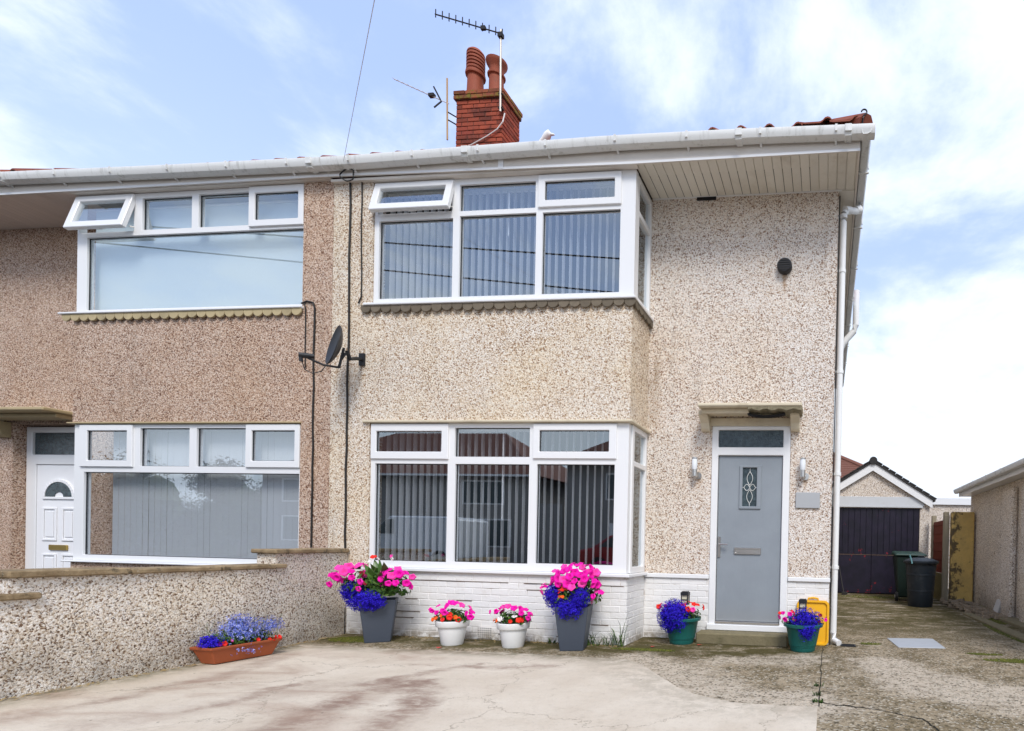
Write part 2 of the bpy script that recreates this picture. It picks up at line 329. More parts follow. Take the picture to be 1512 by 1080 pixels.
def new_concrete():
    m, t, b, o = newmat('new_concrete'); p = t.pos(); px, py, pz = t.xyz(p)[:3]
    c = t.mix(t.ss(t.noise(p, 1.3, 6, .6), .3, .72), (.62, .545, .445), (.52, .44, .345))
    c = t.mix(t.ss(t.noise(p, 14, 6, .7), .5, .8, 0, .45), c, (.34, .29, .22))
    c = t.mix(t.ss(t.noise(p, 55, 5, .75), .58, .70, 0, .5), c, (.30, .26, .20))
    # muddy swirl left by wheels, following the turn onto the drive
    wob = t.noise(p, 1.1, 5, .6)
    wp = t.vm('ADD', p, t.vm('MULTIPLY', t.vm('SUBTRACT', t.noise(p, 2.6, 7, .68, out='Color'), (.5, .5, .5)), (.62, .62, 0)))
    brk = t.noise(t.comb(t.m('MULTIPLY', px, 1.0), t.m('MULTIPLY', py, 2.2), 0.0), 5.5, 9, .76, .5)
    for pts_, wd_, am in (([(-3.05, 2.5), (-3.23, 3.17), (-3.40, 3.72), (-3.15, 3.70), (-2.73, 3.19), (-2.45, 2.6)], .24, .85), ([(-3.40, 3.80), (-3.08, 4.31), (-2.45, 4.42)], .13, .6),
                         ([(-4.83, 2.6), (-4.70, 3.03), (-4.72, 3.51), (-5.0, 4.4)], .16, .5), ([(-3.94, 3.0), (-3.97, 3.37), (-3.9, 3.55)], .15, .6), ([(-4.2, 2.6), (-3.6, 3.6)], .30, .35)):
        for a_, b_2 in zip(pts_, pts_[1:]):
            st = t.m('MULTIPLY', t.ss(t.seg(wp, a_, b_2), wd_, .0, 0, am), t.ss(brk, .34, .60, .25, 1.0)); c = t.mix(st, c, (.235, .155, .115))
    big = t.ss(t.noise(t.comb(t.m('MULTIPLY', px, .7), t.m('MULTIPLY', py, 1.6), 3.0), 1.5, 7, .65, .8), .47, .72)
    left = t.ss(px, -1.9, -3.6)
    c = t.mix(t.m('MULTIPLY', t.m('MULTIPLY', big, left), .6), c, (.30, .195, .14))
    # grime where the slab runs into the boundary wall and along its far edge
    e = t.m('MAXIMUM', t.ss(px, -5.0, -5.34), t.ss(py, 4.55, 4.9)); e = t.m('MULTIPLY', e, t.ss(t.noise(p, 6, 6, .7), .3, .62))
    c = t.mix(t.m('MULTIPLY', e, .8), c, (.13, .115, .06))
    cw = t.vm('ADD', p, t.vm('MULTIPLY', t.noise(p, 3, 5, .7, out='Color'), (.5, .5, 0))); ck = t.vor(cw, .75, 'DISTANCE_TO_EDGE').outputs['Distance']
    c = t.mix(t.m('MULTIPLY', t.ss(ck, .006, .001), .55), c, (.22, .18, .13))
    c = t.mix(t.ss(t.noise(p, 90, 4, .8), .60, .72, 0, .5), c, (.27, .23, .17))
    ed = t.m('MULTIPLY', t.ss(t.m('MINIMUM', t.seg(p, (-2.1, 4.9), (-.95, 3.78)), t.seg(p, (-.95, 3.74), (-.05, 3.68))), .55, .05), t.ss(t.noise(p, 6, 9, .78), .40, .60)); c = t.mix(t.m('MULTIPLY', ed, .6), c, (.34, .295, .225))
    sp = t.vor(p, 5.0); c = t.mix(t.ss(sp.outputs['Distance'], .045, .02, 0, .85), c, (.05, .04, .03))
    t.put(b.inputs['Base Color'], c); b.inputs['Roughness'].default_value = .8
    t.put(b.inputs['Normal'], t.bump(t.m('ADD', t.noise(p, 35, 6, .65), t.m('MULTIPLY', wob, 2)), .006)); return m
M['newcon'] = new_concrete()
def old_concrete():
    m, t, b, o = newmat('old_concrete'); p = t.pos(); px, py, pz = t.xyz(p)[:3]
    ag = t.vor(p, 62); ar, ab = t.xyz(ag.outputs['Color'])[:2]
    wq = t.vm('ADD', p, t.vm('MULTIPLY', t.vm('SUBTRACT', t.noise(p, 2.0, 8, .7, out='Color'), (.5, .5, .5)), (1.3, 1.1, 0)))
    n_ = t.noise(p, 2.6, 9, .74); rough = t.noise(p, 11, 8, .8)
    c = t.mix(t.ss(n_, .36, .62), (.43, .345, .235), (.21, .16, .09))
    c = t.mix(t.ss(rough, .48, .62, 0, .75), c, (.085, .068, .037))
    # worn, paler patches
    pale = t.m('MAXIMUM', t.m('MAXIMUM', t.ss(t.seg(wq, (.55, 5.2), (.80, 4.6)), .42, .18), t.ss(t.seg(wq, (.85, 4.55), (1.45, 4.2)), .62, .25)), t.ss(t.seg(wq, (-.95, 5.0), (-.2, 5.3)), .34, .15))
    pale = t.m('MAXIMUM', pale, t.ss(t.seg(wq, (-1.75, 4.75), (-.9, 3.75)), .62, .22)); pale = t.m('MAXIMUM', pale, t.ss(t.seg(wq, (-.95, 3.75), (-.05, 3.75)), .50, .18))
    pale = t.m('MAXIMUM', pale, t.m('MULTIPLY', t.ss(py, 7.2, 8.6), t.ss(t.noise(t.comb(t.m('MULTIPLY', px, .5), t.m('MULTIPLY', py, 1.5), 7.0), 1.9, 7, .62), .55, .62, 0, .85)))
    pale = t.m('MULTIPLY', pale, t.ss(rough, .66, .44, .25, 1.0))
    c = t.mix(t.m('MULTIPLY', pale, .9), c, t.mix(n_, (.65, .555, .44), (.54, .45, .345)))
    c = t.mix(t.ss(ar, .76, .92, 0, .75), c, (.56, .50, .40)); c = t.mix(t.ss(ab, .80, .94, 0, .75), c, (.06, .05, .03))
    # moss along the foot of the house and further up the drive
    mo = t.m('MAXIMUM', t.ss(py, 6.0, 8.4, 0, .95), t.m('MULTIPLY', t.ss(py, 4.85, 5.2), t.ss(px, .25, -.25)))
    st = t.noise(t.comb(t.m('MULTIPLY', px, .8), t.m('MULTIPLY', py, 1.4), 0.0), 2.6, 8, .7, .5)
    c = t.mix(t.m('MULTIPLY', t.m('MULTIPLY', mo, t.ss(st, .38, .54, .15, .95)), t.m('SUBTRACT', 1.0, t.m('MULTIPLY', pale, .8))), c, t.mix(rough, (.115, .095, .028), (.05, .042, .016)))
    t.put(b.inputs['Base Color'], c); b.inputs['Roughness'].default_value = .9; b.inputs['Specular IOR Level'].default_value = .15
    t.put(b.inputs['Normal'], t.bump(t.m('ADD', t.noise(p, 30, 7, .72), t.m('MULTIPLY', ag.outputs['Distance'], .5)), .02)); return m
M['oldcon'] = old_concrete()

# ------------------------------------------------------------------ mesh builder
class MB:
    def __init__(s): s.v = []; s.f = []
    def box(s, x0, x1, y0, y1, z0, z1):
        n = len(s.v); s.v += [(x, y, z) for z in (z0, z1) for y in (y0, y1) for x in (x0, x1)]
        s.f += [tuple(n + i for i in q) for q in ((0, 2, 3, 1), (4, 5, 7, 6), (0, 1, 5, 4), (1, 3, 7, 5), (3, 2, 6, 7), (2, 0, 4, 6))]; return s
    def hexa(s, p):          # 8 points, bottom loop then top loop
        n = len(s.v); s.v += [tuple(q) for q in p]
        s.f += [tuple(n + i for i in q) for q in ((3, 2, 1, 0), (4, 5, 6, 7), (0, 1, 5, 4), (1, 2, 6, 5), (2, 3, 7, 6), (3, 0, 4, 7))]; return s
    def poly(s, pts): n = len(s.v); s.v += [tuple(q) for q in pts]; s.f.append(tuple(range(n, n + len(pts)))); return s
    def prism(s, pts, d):    # polygon extruded by vector d
        d = Vector(d); n = len(s.v); k = len(pts); s.v += [tuple(q) for q in pts] + [tuple(Vector(q) + d) for q in pts]
        s.f.append(tuple(range(n + k - 1, n - 1, -1))); s.f.append(tuple(range(n + k, n + 2 * k)))
        for i in range(k): j = (i + 1) % k; s.f.append((n + i, n + j, n + k + j, n + k + i))
        return s
    def tube(s, pts, r, n=8, caps=True):
        pts = [Vector(p) for p in pts]; rs = r if isinstance(r, (list, tuple)) else [r] * len(pts); base = len(s.v)
        up = Vector((.13, .21, 1)).normalized()
        for i, p in enumerate(pts):
            d = (pts[min(i + 1, len(pts) - 1)] - pts[max(i - 1, 0)]).normalized()
            a = d.cross(up)
            if a.length < .05: a = d.cross(Vector((1, 0, 0)))
            a.normalize(); b = d.cross(a)
            for k in range(n):
                an = 2 * math.pi * k / n; s.v.append(tuple(p + (a * math.cos(an) + b * math.sin(an)) * rs[i]))
        for i in range(len(pts) - 1):
            for k in range(n):
                k2 = (k + 1) % n; s.f.append((base + i * n + k, base + i * n + k2, base + (i + 1) * n + k2, base + (i + 1) * n + k))
        if caps: s.f.append(tuple(base + k for k in reversed(range(n)))); s.f.append(tuple(base + (len(pts) - 1) * n + k for k in range(n)))
        return s
    def lathe(s, prof, n=24, c=(0, 0, 0), caps=True):
        base = len(s.v)
        for r, z in prof:
            for k in range(n): a = 2 * math.pi * k / n; s.v.append((c[0] + r * math.cos(a), c[1] + r * math.sin(a), c[2] + z))
        for i in range(len(prof) - 1):
            for k in range(n):
                k2 = (k + 1) % n; s.f.append((base + i * n + k, base + i * n + k2, base + (i + 1) * n + k2, base + (i + 1) * n + k))
        if caps: s.f.append(tuple(base + k for k in reversed(range(n)))); s.f.append(tuple(base + (len(prof) - 1) * n + k for k in range(n)))
        return s
    def panel(s, a0, a1, b0, b1, holes, d0, d1, mp):
        """slab a0..a1 x b0..b1 with rectangular holes, from depth d0 (front) to d1; mp(a,b,d) -> xyz"""
        A = sorted({a0, a1, *[min(max(q, a0), a1) for h in holes for q in h[:2]]}); Bs = sorted({b0, b1, *[min(max(q, b0), b1) for h in holes for q in h[2:]]})
        def solid(i, j):
            if not (0 <= i < len(A) - 1 and 0 <= j < len(Bs) - 1): return False
            a = (A[i] + A[i + 1]) / 2; b = (Bs[j] + Bs[j + 1]) / 2
            return not any(h[0] < a < h[1] and h[2] < b < h[3] for h in holes)
        idx = {}
        def V(i, j, k):
            if (i, j, k) not in idx: idx[(i, j, k)] = len(s.v); s.v.append(tuple(mp(A[i], Bs[j], (d0, d1)[k])))
            return idx[(i, j, k)]
        for i in range(len(A) - 1):
            for j in range(len(Bs) - 1):
                if not solid(i, j): continue
                s.f.append((V(i, j, 0), V(i + 1, j, 0), V(i + 1, j + 1, 0), V(i, j + 1, 0)))
                s.f.append((V(i, j + 1, 1), V(i + 1, j + 1, 1), V(i + 1, j, 1), V(i, j, 1)))
                for di, dj, e0, e1 in ((-1, 0, (i, j), (i, j + 1)), (1, 0, (i + 1, j + 1), (i + 1, j)), (0, -1, (i + 1, j), (i, j)), (0, 1, (i, j + 1), (i + 1, j + 1))):
                    if not solid(i + di, j + dj): s.f.append((V(*e0, 0), V(*e0, 1), V(*e1, 1), V(*e1, 0))[::-1])
        return s
    def mesh(s, name, off=(0, 0, 0), smooth=False, bevel=0.0, merge=False):
        me = bpy.data.meshes.new(name); o = Vector(off)
        me.from_pydata([tuple(Vector(q) - o) for q in s.v], [], s.f)
        bm = bmesh.new(); bm.from_mesh(me)
        if merge: bmesh.ops.remove_doubles(bm, verts=bm.verts, dist=1e-5)
        bmesh.ops.recalc_face_normals(bm, faces=bm.faces)
        if bevel:
            es = [e for e in bm.edges if len(e.link_faces) == 2 and e.calc_face_angle(0) > .6]
            bmesh.ops.bevel(bm, geom=es, offset=bevel, segments=1, affect='EDGES', clamp_overlap=True)
        bm.to_mesh(me); bm.free()
        if smooth:
            me.polygons.foreach_set('use_smooth', [True] * len(me.polygons))
            try: me.set_sharp_from_angle(angle=R(40))
            except Exception: pass
        return me
def front(a, b, d): return (a, d, b)

def base_of(o):
    v = Vector((0, 0, 0))
    while o: v += o.location; o = o.parent
    return v
def put(name, mb, mat, parent=None, smooth=False, bevel=0.0, local=False, kind=None, merge=False):
    off = (0, 0, 0) if (parent is None or local) else base_of(parent)
    me = mb.mesh(name, off, smooth, bevel, merge); me.materials.append(M[mat] if isinstance(mat, str) else mat)
    o = bpy.data.objects.new(name, me); col.objects.link(o)
    if parent: o.parent = parent
    if kind: o['kind'] = kind
    return o
def inst(name, me, parent, loc, rot=(0, 0, 0), scale=None, local=False):
    o = bpy.data.objects.new(name, me); col.objects.link(o); o.parent = parent
    o.location = Vector(loc) - (Vector((0, 0, 0)) if (local or parent is None) else base_of(parent)); o.rotation_euler = rot
    if scale: o.scale = scale if isinstance(scale, (tuple, list)) else (scale,) * 3
    return o
def meshof(mb, name, mat, smooth=False, bevel=0.0):
    me = mb.mesh(name, (0, 0, 0), smooth, bevel); me.materials.append(M[mat]); return me
def thing(name, label, cat, loc=(0, 0, 0), group=None, rz=0):
    o = bpy.data.objects.new(name, None); col.objects.link(o); o.location = loc; o.rotation_euler = (0, 0, rz); o.empty_display_size = .1
    o['label'] = label; o['category'] = cat
    if group: o['group'] = group
    return o
def tag(o, label, cat, group=None):
    o['label'] = label; o['category'] = cat
    if group: o['group'] = group
    return o
def structure(name, mb, mat, **k):
    o = put(name, mb, mat, **k); o['kind'] = 'structure'; return o

# ------------------------------------------------------------------ ground
structure('ground', MB().box(-150, 150, -150, 150, -.3, -.02), 'asphalt')
structure('driveway', MB().poly([(-5.7, -3, 0), (3.6, -3, 0), (3.6, 14, 0), (-5.7, 14, 0)]), 'oldcon')
edge = [(-5.6, 4.93), (-4.43, 4.83), (-3.07, 4.9), (-2.27, 4.87), (-1.9, 4.86), (-1.66, 4.66), (-1.37, 4.285), (-1.13, 3.98), (-.924, 3.80), (-.64, 3.67), (-.30, 3.655), (-.03, 3.68)]
z = .006
structure('new_paving', MB().prism([(x, y, .001) for x, y in edge] + [(-.04, -3, .001), (-5.6, -3, .001)], (0, 0, z)), 'newcon')
structure('kerb', MB().hexa([(2.95, 6.2, -.01), (3.17, 6.2, -.01), (3.17, 10.9, -.01), (2.78, 10.9, -.01), (2.95, 6.2, .05), (3.17, 6.2, .05), (3.17, 10.9, .05), (2.78, 10.9, .05)]), 'stepstone', bevel=.01)
structure('kerb', MB().hexa([(2.52, 6.2, -.01), (2.72, 6.2, -.01), (2.62, 9.6, -.01), (2.46, 9.6, -.01), (2.52, 6.2, .035), (2.72, 6.2, .035), (2.62, 9.6, .035), (2.46, 9.6, .035)]), 'stepstone', bevel=.01)
def ribbon(pts, w, zz):
    mb = MB(); L = []; rn = random.Random(3)
    pp = []
    for (a, b) in zip(pts, pts[1:]):
        for k in range(6): q = k / 6; pp.append(Vector((a[0] + (b[0] - a[0]) * q + rn.uniform(-.012, .012), a[1] + (b[1] - a[1]) * q + rn.uniform(-.012, .012), 0)))
    pp.append(Vector((*pts[-1], 0)))
    for i, p in enumerate(pp):
        d = (pp[min(i + 1, len(pp) - 1)] - pp[max(i - 1, 0)]).normalized(); nn = Vector((-d.y, d.x, 0)) * w * rn.uniform(.4, 1.2); L.append((p + nn, p - nn))
    for (a, b), (c, d) in zip(L, L[1:]): mb.poly([(a.x, a.y, zz), (b.x, b.y, zz), (d.x, d.y, zz), (c.x, c.y, zz)])
    return mb
structure('pavement_crack', ribbon([(.0, 3.80), (.07, 3.759), (.317, 3.724), (.535, 3.613), (.666, 3.537), (.723, 3.328), (.80, 3.0)], .007, .004), 'crack')
structure('pavement_joint', ribbon([(.03, 6.1), (-.015, 5.7), (-.02, 4.9), (-.02, 3.69)], .0038, .004), 'crack')

# ------------------------------------------------------------------ windows and walls
def sash_ring(mb, x0, x1, z0, z1, gx0, gx1, gz0, gz1, d0, d1): mb.panel(x0, x1, z0, z1, [(gx0, gx1, gz0, gz1)], d0, d1, front)
def bay_window(house, Y, x0, x1, z0, z1, lights, sashes, opened=None, label=None, ret=None):
    """lights: glass rectangles set straight in the frame; sashes: (outer rect, glass rect); opened: (outer, glass, angle)"""
    win = thing_part = bpy.data.objects.new('window', None); col.objects.link(win); win.parent = house; win.location = Vector((x0, Y, z0)) - base_of(house)
    if label: win['label'] = label
    holes = [l for l in lights]
    for so, sg in sashes: holes.append((so[0] + .02, so[1] - .02, so[2] + .02, so[3] - .02))
    if opened: so = opened[0]; holes.append((so[0] + .025, so[1] - .025, so[2] + .025, so[3] - .025))
    put('frame', MB().panel(x0, x1, z0, z1, holes, Y, Y + .07, front), 'upvc', win, bevel=.006)
    for l in lights:
        # slim glazing bead, then the pane
        put('pane', MB().box(l[0] - .004, l[1] + .004, Y + .034, Y + .040, l[2] - .004, l[3] + .004), 'glass', win)
        put('gasket', MB().panel(l[0] - .001, l[1] + .001, l[2] - .001, l[3] + .001, [(l[0] + .007, l[1] - .007, l[2] + .007, l[3] - .007)], Y + .024, Y + .033, front), 'black_plastic', win)
    for so, sg in sashes:
        mb = MB(); sash_ring(mb, *so, *sg, Y - .022, Y + .03); put('sash', mb, 'upvc', win, bevel=.006)
        put('pane', MB().box(sg[0] - .004, sg[1] + .004, Y + .006, Y + .012, sg[2] - .004, sg[3] + .004), 'glass', win)
        put('gasket', MB().panel(sg[0] - .001, sg[1] + .001, sg[2] - .001, sg[3] + .001, [(sg[0] + .006, sg[1] - .006, sg[2] + .006, sg[3] - .006)], Y - .004, Y + .005, front), 'black_plastic', win)
    if opened:
        so, sg, ang = opened; zt = so[3]
        mb = MB().panel(so[0], so[1], so[2] - zt, 0, [(sg[0], sg[1], sg[2] - zt, sg[3] - zt)], -.022, .03, front)
        s = put('sash', mb, 'upvc', win, bevel=.006, local=True); s.location = Vector((0, Y, zt)) - base_of(win); s.rotation_euler = (-R(ang), 0, 0)
        p = put('pane', MB().box(sg[0] - .004, sg[1] + .004, .006, .012, sg[2] - zt - .004, sg[3] - zt + .004), 'glass', win, local=True); p.location = s.location; p.rotation_euler = s.rotation_euler
        h = put('handle', MB().box((so[0] + so[1]) / 2 - .05, (so[0] + so[1]) / 2 + .05, .03, .05, so[2] - zt + .02, so[2] - zt + .045), 'upvc', win, local=True); h.location = s.location; h.rotation_euler = s.rotation_euler
        st = MB().tube([(so[1] - .03, Y + .03, so[2] + .08), (so[1] - .012, Y - .05, so[2] + .05)], .008, 6); put('stay', st, 'chrome', win)
    return win

# ================================================================== RIGHT HOUSE
W, B = 6.10, 5.53
PX = -5.806
H = thing('house', 'semi detached house with cream pebbledash, grey front door and white brick plinth', 'house', (PX, B, 0))
LWIN, UWIN = (-5.295, -2.17, .79, 2.455), (-5.30, -2.165, 3.835, 5.245)
put('wall', MB().panel(PX, -2.17, .79, 5.27, [(-5.30, -2.0, .7, 2.485), (-5.305, -2.0, 3.80, 5.4)], B, B + .18, front), 'dash_cream', H)
put('wall', MB().box(-2.171, -2.35, B + .18, W + .0, 2.485, 3.80), 'dash_cream', H)                       # bay cheek
put('wall', MB().panel(-2.20, .06, .78, 5.30, [(-1.375, -.435, 0, 2.60)], W, W + .25, front), 'dash_white', H)
put('wall', MB().box(-.19, .0602, W + .25, 13.4, -.02, 5.30), 'dash_white', H)
put('wall', MB().box(PX + .12, -.19, 13.1, 13.4, -.02, 5.30), 'dash_white', H)
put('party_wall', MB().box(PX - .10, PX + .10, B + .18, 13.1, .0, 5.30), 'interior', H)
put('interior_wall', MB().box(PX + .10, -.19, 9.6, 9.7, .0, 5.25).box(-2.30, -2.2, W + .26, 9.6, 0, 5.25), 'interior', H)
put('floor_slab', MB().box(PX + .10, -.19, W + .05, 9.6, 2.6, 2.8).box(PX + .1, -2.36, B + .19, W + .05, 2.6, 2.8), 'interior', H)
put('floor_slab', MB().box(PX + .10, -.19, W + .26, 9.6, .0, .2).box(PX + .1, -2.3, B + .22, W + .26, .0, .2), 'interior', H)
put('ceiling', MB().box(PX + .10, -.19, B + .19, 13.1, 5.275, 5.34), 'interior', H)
# lower bay window
bay_window(H, B + .02, -5.295, -2.185, .79, 2.455,
    [(-5.24, -4.33, .865, 1.992), (-4.237, -3.342, .872, 1.992), (-3.249, -2.342, .88, 1.996), (-4.249, -3.342, 2.075, 2.405)],
    [((-5.285, -4.318, 2.042, 2.447), (-5.217, -4.40, 2.128, 2.362)), ((-3.293, -2.321, 2.055, 2.447), (-3.219, -2.407, 2.135, 2.371))], label='downstairs bay window with three lights and white frames')
bay_window(H, B + .02, -5.30, -2.165, 3.835, 5.238,
    [(-5.24, -4.32, 3.90, 4.80), (-4.238, -3.317, 3.90, 4.818), (-3.241, -2.335, 3.90, 4.815), (-4.243, -3.33, 4.872, 5.172)],
    [((-3.29, -2.325, 4.86, 5.222), (-3.212, -2.402, 4.94, 5.145))], ((-5.285, -4.31, 4.855, 5.222), (-5.205, -4.39, 4.935, 5.145), 14),
    label='upstairs bay window with its left top sash open')
def ret(y0, y1, z0, z1, zt, parent):
    mp = lambda a, b, d: (d, a, b)
    win = bpy.data.objects.new('window', None); col.objects.link(win); win.parent = parent; win.location = Vector((-2.17, y0, z0)) - base_of(parent)
    win['label'] = 'narrow side light of the bay facing right'
    g = [(y0 + .06, y1 - .05, z0 + .07, zt - .03), (y0 + .06, y1 - .05, zt + .03, z1 - .06)]
    put('frame', MB().panel(y0, y1, z0, z1, g, -2.168, -2.24, mp), 'upvc', win, bevel=.005)
    for q in g: put('pane', MB().box(-2.206, -2.200, q[0] - .004, q[1] + .004, q[2] - .004, q[3] + .004), 'glass', win)
ret(B + .092, W - .002, .79, 2.455, 2.03, H); ret(B + .092, W - .002, 3.835, 5.238, 4.84, H)
# sills and heads
put('sill', MB().box(-5.37, -2.12, B - .05, B + .09, 3.803, 3.832).box(-2.19, -2.12, B + .09, W - .003, 3.803, 3.832), 'upvc', H, bevel=.006)
put('sill', MB().box(-5.34, -2.125, B - .045, B + .09, .752, .788).box(-2.18, -2.125, B + .09, W - .003, .752, .788), 'upvc', H, bevel=.006)
put('window_head', MB().box(-5.37, -2.13, B - .035, B + .10, 2.457, 2.484).box(-2.20, -2.13, B + .10, W - .003, 2.457, 2.484), 'cream_paint', H, bevel=.006)
# scalloped tiles under the upper sill
def scallop_mesh(mat):
    mb = MB(); pts = [(.062 * math.cos(a), 0, .062 * math.sin(a) if False else -.068 * math.sin(a)) for a in [math.pi * k / 9 for k in range(10)]]
    pts = [(-.062, 0, .03)] + [(-.062 * math.cos(math.pi * k / 9), 0, -.058 * math.sin(math.pi * k / 9)) for k in range(10)] + [(.062, 0, .03)]
    mb.prism(pts, (0, .02, 0)); return meshof(mb, 'scallop_tile', mat, bevel=.003)
sm = scallop_mesh('scallop'); rn = random.Random(5)
st = put('scalloped_edge', MB().box(-5.36, -2.14, B - .012, B - .001, 3.775, 3.801).box(-2.169, -2.14, B, W - .004, 3.775, 3.801), 'scallop', H)
for k in range(26): inst('scallop_tile', sm, st, (-5.35 + k * .1265, B - .034 + rn.uniform(-.003, .003), 3.775 + rn.uniform(-.006, .006)), (rn.uniform(-.12, .05), rn.uniform(-.07, .07), 0))
for k in range(5): inst('scallop_tile', sm, st, (-2.132, B + .06 + k * .12, 3.775), (0, rn.uniform(-.05, .05), math.pi / 2))

# painted brick plinth: every brick its own piece
bm_ = meshof(MB().box(-.1045, .1045, 0, .09, -.0335, .0335), 'painted_brick', 'wbrick', bevel=.004)
bmh = meshof(MB().box(-.049, .049, 0, .09, -.0335, .0335), 'painted_brick', 'wbrick', bevel=.004)
pl = put('plinth', MB().box(PX, -2.174, B + .001, B + .2, -.02, .752).box(-2.36, -2.1695, B + .2, W + .02, -.02, .752).box(-2.19, -1.372, W + .001, W + .2, -.02, .72).box(-.438, .052, W + .001, W + .2, -.02, .72), 'wmortar', H)
def courses(p0, dirv, L, rows, z0, rot, flip=False):
    rn = random.Random(int(L * 100))
    for r_ in range(rows):
        zc = z0 + r_ * .0725; x = 0.0 if r_ % 2 == 0 else -.11
        while x < L - .02:
            a, b_ = max(x, 0), min(x + .217, L); wd = b_ - a
            if wd > .04:
                c = (a + b_) / 2; o = inst('painted_brick', bm_ if wd > .15 else bmh, pl, (p0[0] + dirv[0] * c - dirv[1] * rn.uniform(-.002, .0015) * -1, p0[1] + dirv[1] * c + (rn.uniform(-.003, .002) if dirv[0] else 0), zc + rn.uniform(-.0015, .0015)), (0, rn.uniform(-.006, .006), rot))
                full = .209 if wd > .15 else .098; o.scale = (max(.2, (wd - .005) / full), 1, 1)
            x += .217
courses((-5.60, B - .003), (1, 0), 3.43, 10, .035, 0)
courses((-2.167, B + .006), (0, 1), .564, 10, .035, math.pi / 2)
courses((-2.165, W - .003), (1, 0), .79, 10, .035, 0)
courses((-.436, W - .003), (1, 0), .49, 10, .035, 0)
mb = MB(); rn = random.Random(12)
for _ in range(15):
    r_ = rn.choice([0, 1, 2, 3, 5, 7, 8, 8]); zc = .035 + r_ * .0725 + .036; x = rn.uniform(-5.1, -2.5); L = rn.uniform(.08, .38); mb.box(x, min(x + L, -2.18), B - .0075, B, zc - .003, zc + .002 + rn.uniform(0, .002))
mb.box(-5.05, -3.55, B - .0075, B, .035 + 8 * .0725 + .034, .035 + 8 * .0725 + .039).box(-3.3, -2.2, B - .0075, B, .035 + 8 * .0725 + .034, .035 + 8 * .0725 + .038)
put('mortar_crack', mb, 'crackbrown', pl, kind='stuff')
put('plinth_ledge', MB().box(-2.165, -1.376, W - .028, W + .05, .725, .778).box(-.434, .062, W - .028, W + .05, .725, .778), 'upvc', H, bevel=.008)
# airbricks
def airbrick(x, z, wd, hh, m_='wbrick'):
    mb = MB(); nx, nz = 7, 5; holes = []
    for i in range(nx):
        for j in range(nz):
            a = x - wd / 2 + wd * (i + .5) / nx; b_ = z - hh / 2 + hh * (j + .5) / nz; holes.append((a - wd / nx * .28, a + wd / nx * .28, b_ - hh / nz * .28, b_ + hh / nz * .28))
    mb.panel(x - wd / 2, x + wd / 2, z - hh / 2, z + hh / 2, holes, B - .020, B + .004, front)
    g = put('airbrick', mb, m_, H); put('vent_hole_shade', MB().box(x - wd / 2 + .01, x + wd / 2 - .01, B - .0105, B - .0095, z - hh / 2 + .01, z + hh / 2 - .01), 'dark', g)  # dark sheet stands in for the shade inside the airbrick openings
airbrick(-3.815, .08, .17, .125)
mb = MB()
for k in range(4): mb.box(-5.655, -5.595, B - .03, B, .03 + k * .055, .055 + k * .055)
put('airbrick', mb, 'black_plastic', H, bevel=.003)
put('vent_pipe', MB().tube([(-5.55, B - .03, .0), (-5.55, B - .03, .30)], .011, 8), 'black_plastic', H, smooth=True)

# front door, its frame and fanlight
put('door_frame', MB().panel(-1.373, -.438, .13, 2.545, [(-1.295, -.522, .20, 2.20), (-1.295, -.522, 2.295, 2.50)], W - .012, W + .07, front), 'upvc', H, bevel=.006)
put('fanlight', MB().box(-1.30, -.517, W + .02, W + .03, 2.29, 2.505), 'frosted', H)
put('door_head', MB().box(-1.40, -.41, W - .02, W + .06, 2.547, 2.64), 'cream_paint', H, bevel=.004)
dr = put('door', MB().panel(-1.288, -.528, .232, 2.195, [(-1.0, -.828, 1.60, 2.058)], W + .02, W + .065, front), 'doorgrey', H, bevel=.003)
put('threshold', MB().box(-1.29, -.526, W - .02, W + .07, .202, .23), 'chrome', dr, bevel=.004)
put('glazing_frame', MB().panel(-1.036, -.776, 1.568, 2.085, [(-1.0, -.828, 1.60, 2.058)], W + .004, W + .02, front), 'doorgrey', dr, bevel=.005)
put('glazing', MB().box(-1.0, -.828, W + .03, W + .036, 1.60, 2.058), 'frosted', dr)
mb = MB(); cx = -.914; yy = W + .027
def arc(f, n=14): return [f(k / n) for k in range(n + 1)]
for s in (-1, 1):
    mb.tube(arc(lambda q: (cx + s * .034 * math.sin(math.pi * q), yy, 1.85 + .165 * q)), .0035, 5)
    mb.tube(arc(lambda q: (cx + s * .034 * math.sin(math.pi * q), yy, 1.80 - .165 * q)), .0035, 5)
    for u in (-1, 1):
        mb.tube(arc(lambda q: (cx + s * .034 + s * .036 * (q - .5) * 2 * 1.0, yy, 1.825 + u * .038 * math.sin(math.pi * q)), 8), .0035, 5)
mb.tube([(cx, yy, 2.012), (cx, yy, 2.055)], .0035, 5); mb.tube([(cx, yy, 1.637), (cx, yy, 1.602)], .0035, 5)
mb.tube([(cx - .086, yy, 1.825), (cx - .068, yy, 1.825)], .0035, 5); mb.tube([(cx + .086, yy, 1.825), (cx + .068, yy, 1.825)], .0035, 5)
put('leading', mb, 'lead', dr)
put('handle', MB().box(-1.278, -1.248, W + .002, W + .02, .99, 1.235).tube([(-1.263, W - .02, 1.145), (-1.15, W - .045, 1.145)], .010, 8).tube([(-1.263, W + .01, 1.145), (-1.263, W - .03, 1.145)], .010, 8), 'chrome', dr, bevel=.002)
lb = put('letterbox', MB().panel(-1.082, -.762, 1.03, 1.108, [(-1.06, -.784, 1.05, 1.088)], W + .002, W + .02, front), 'chrome', dr, bevel=.004)
put('flap', MB().box(-1.062, -.782, W + .010, W + .018, 1.048, 1.090), 'chrome', dr)
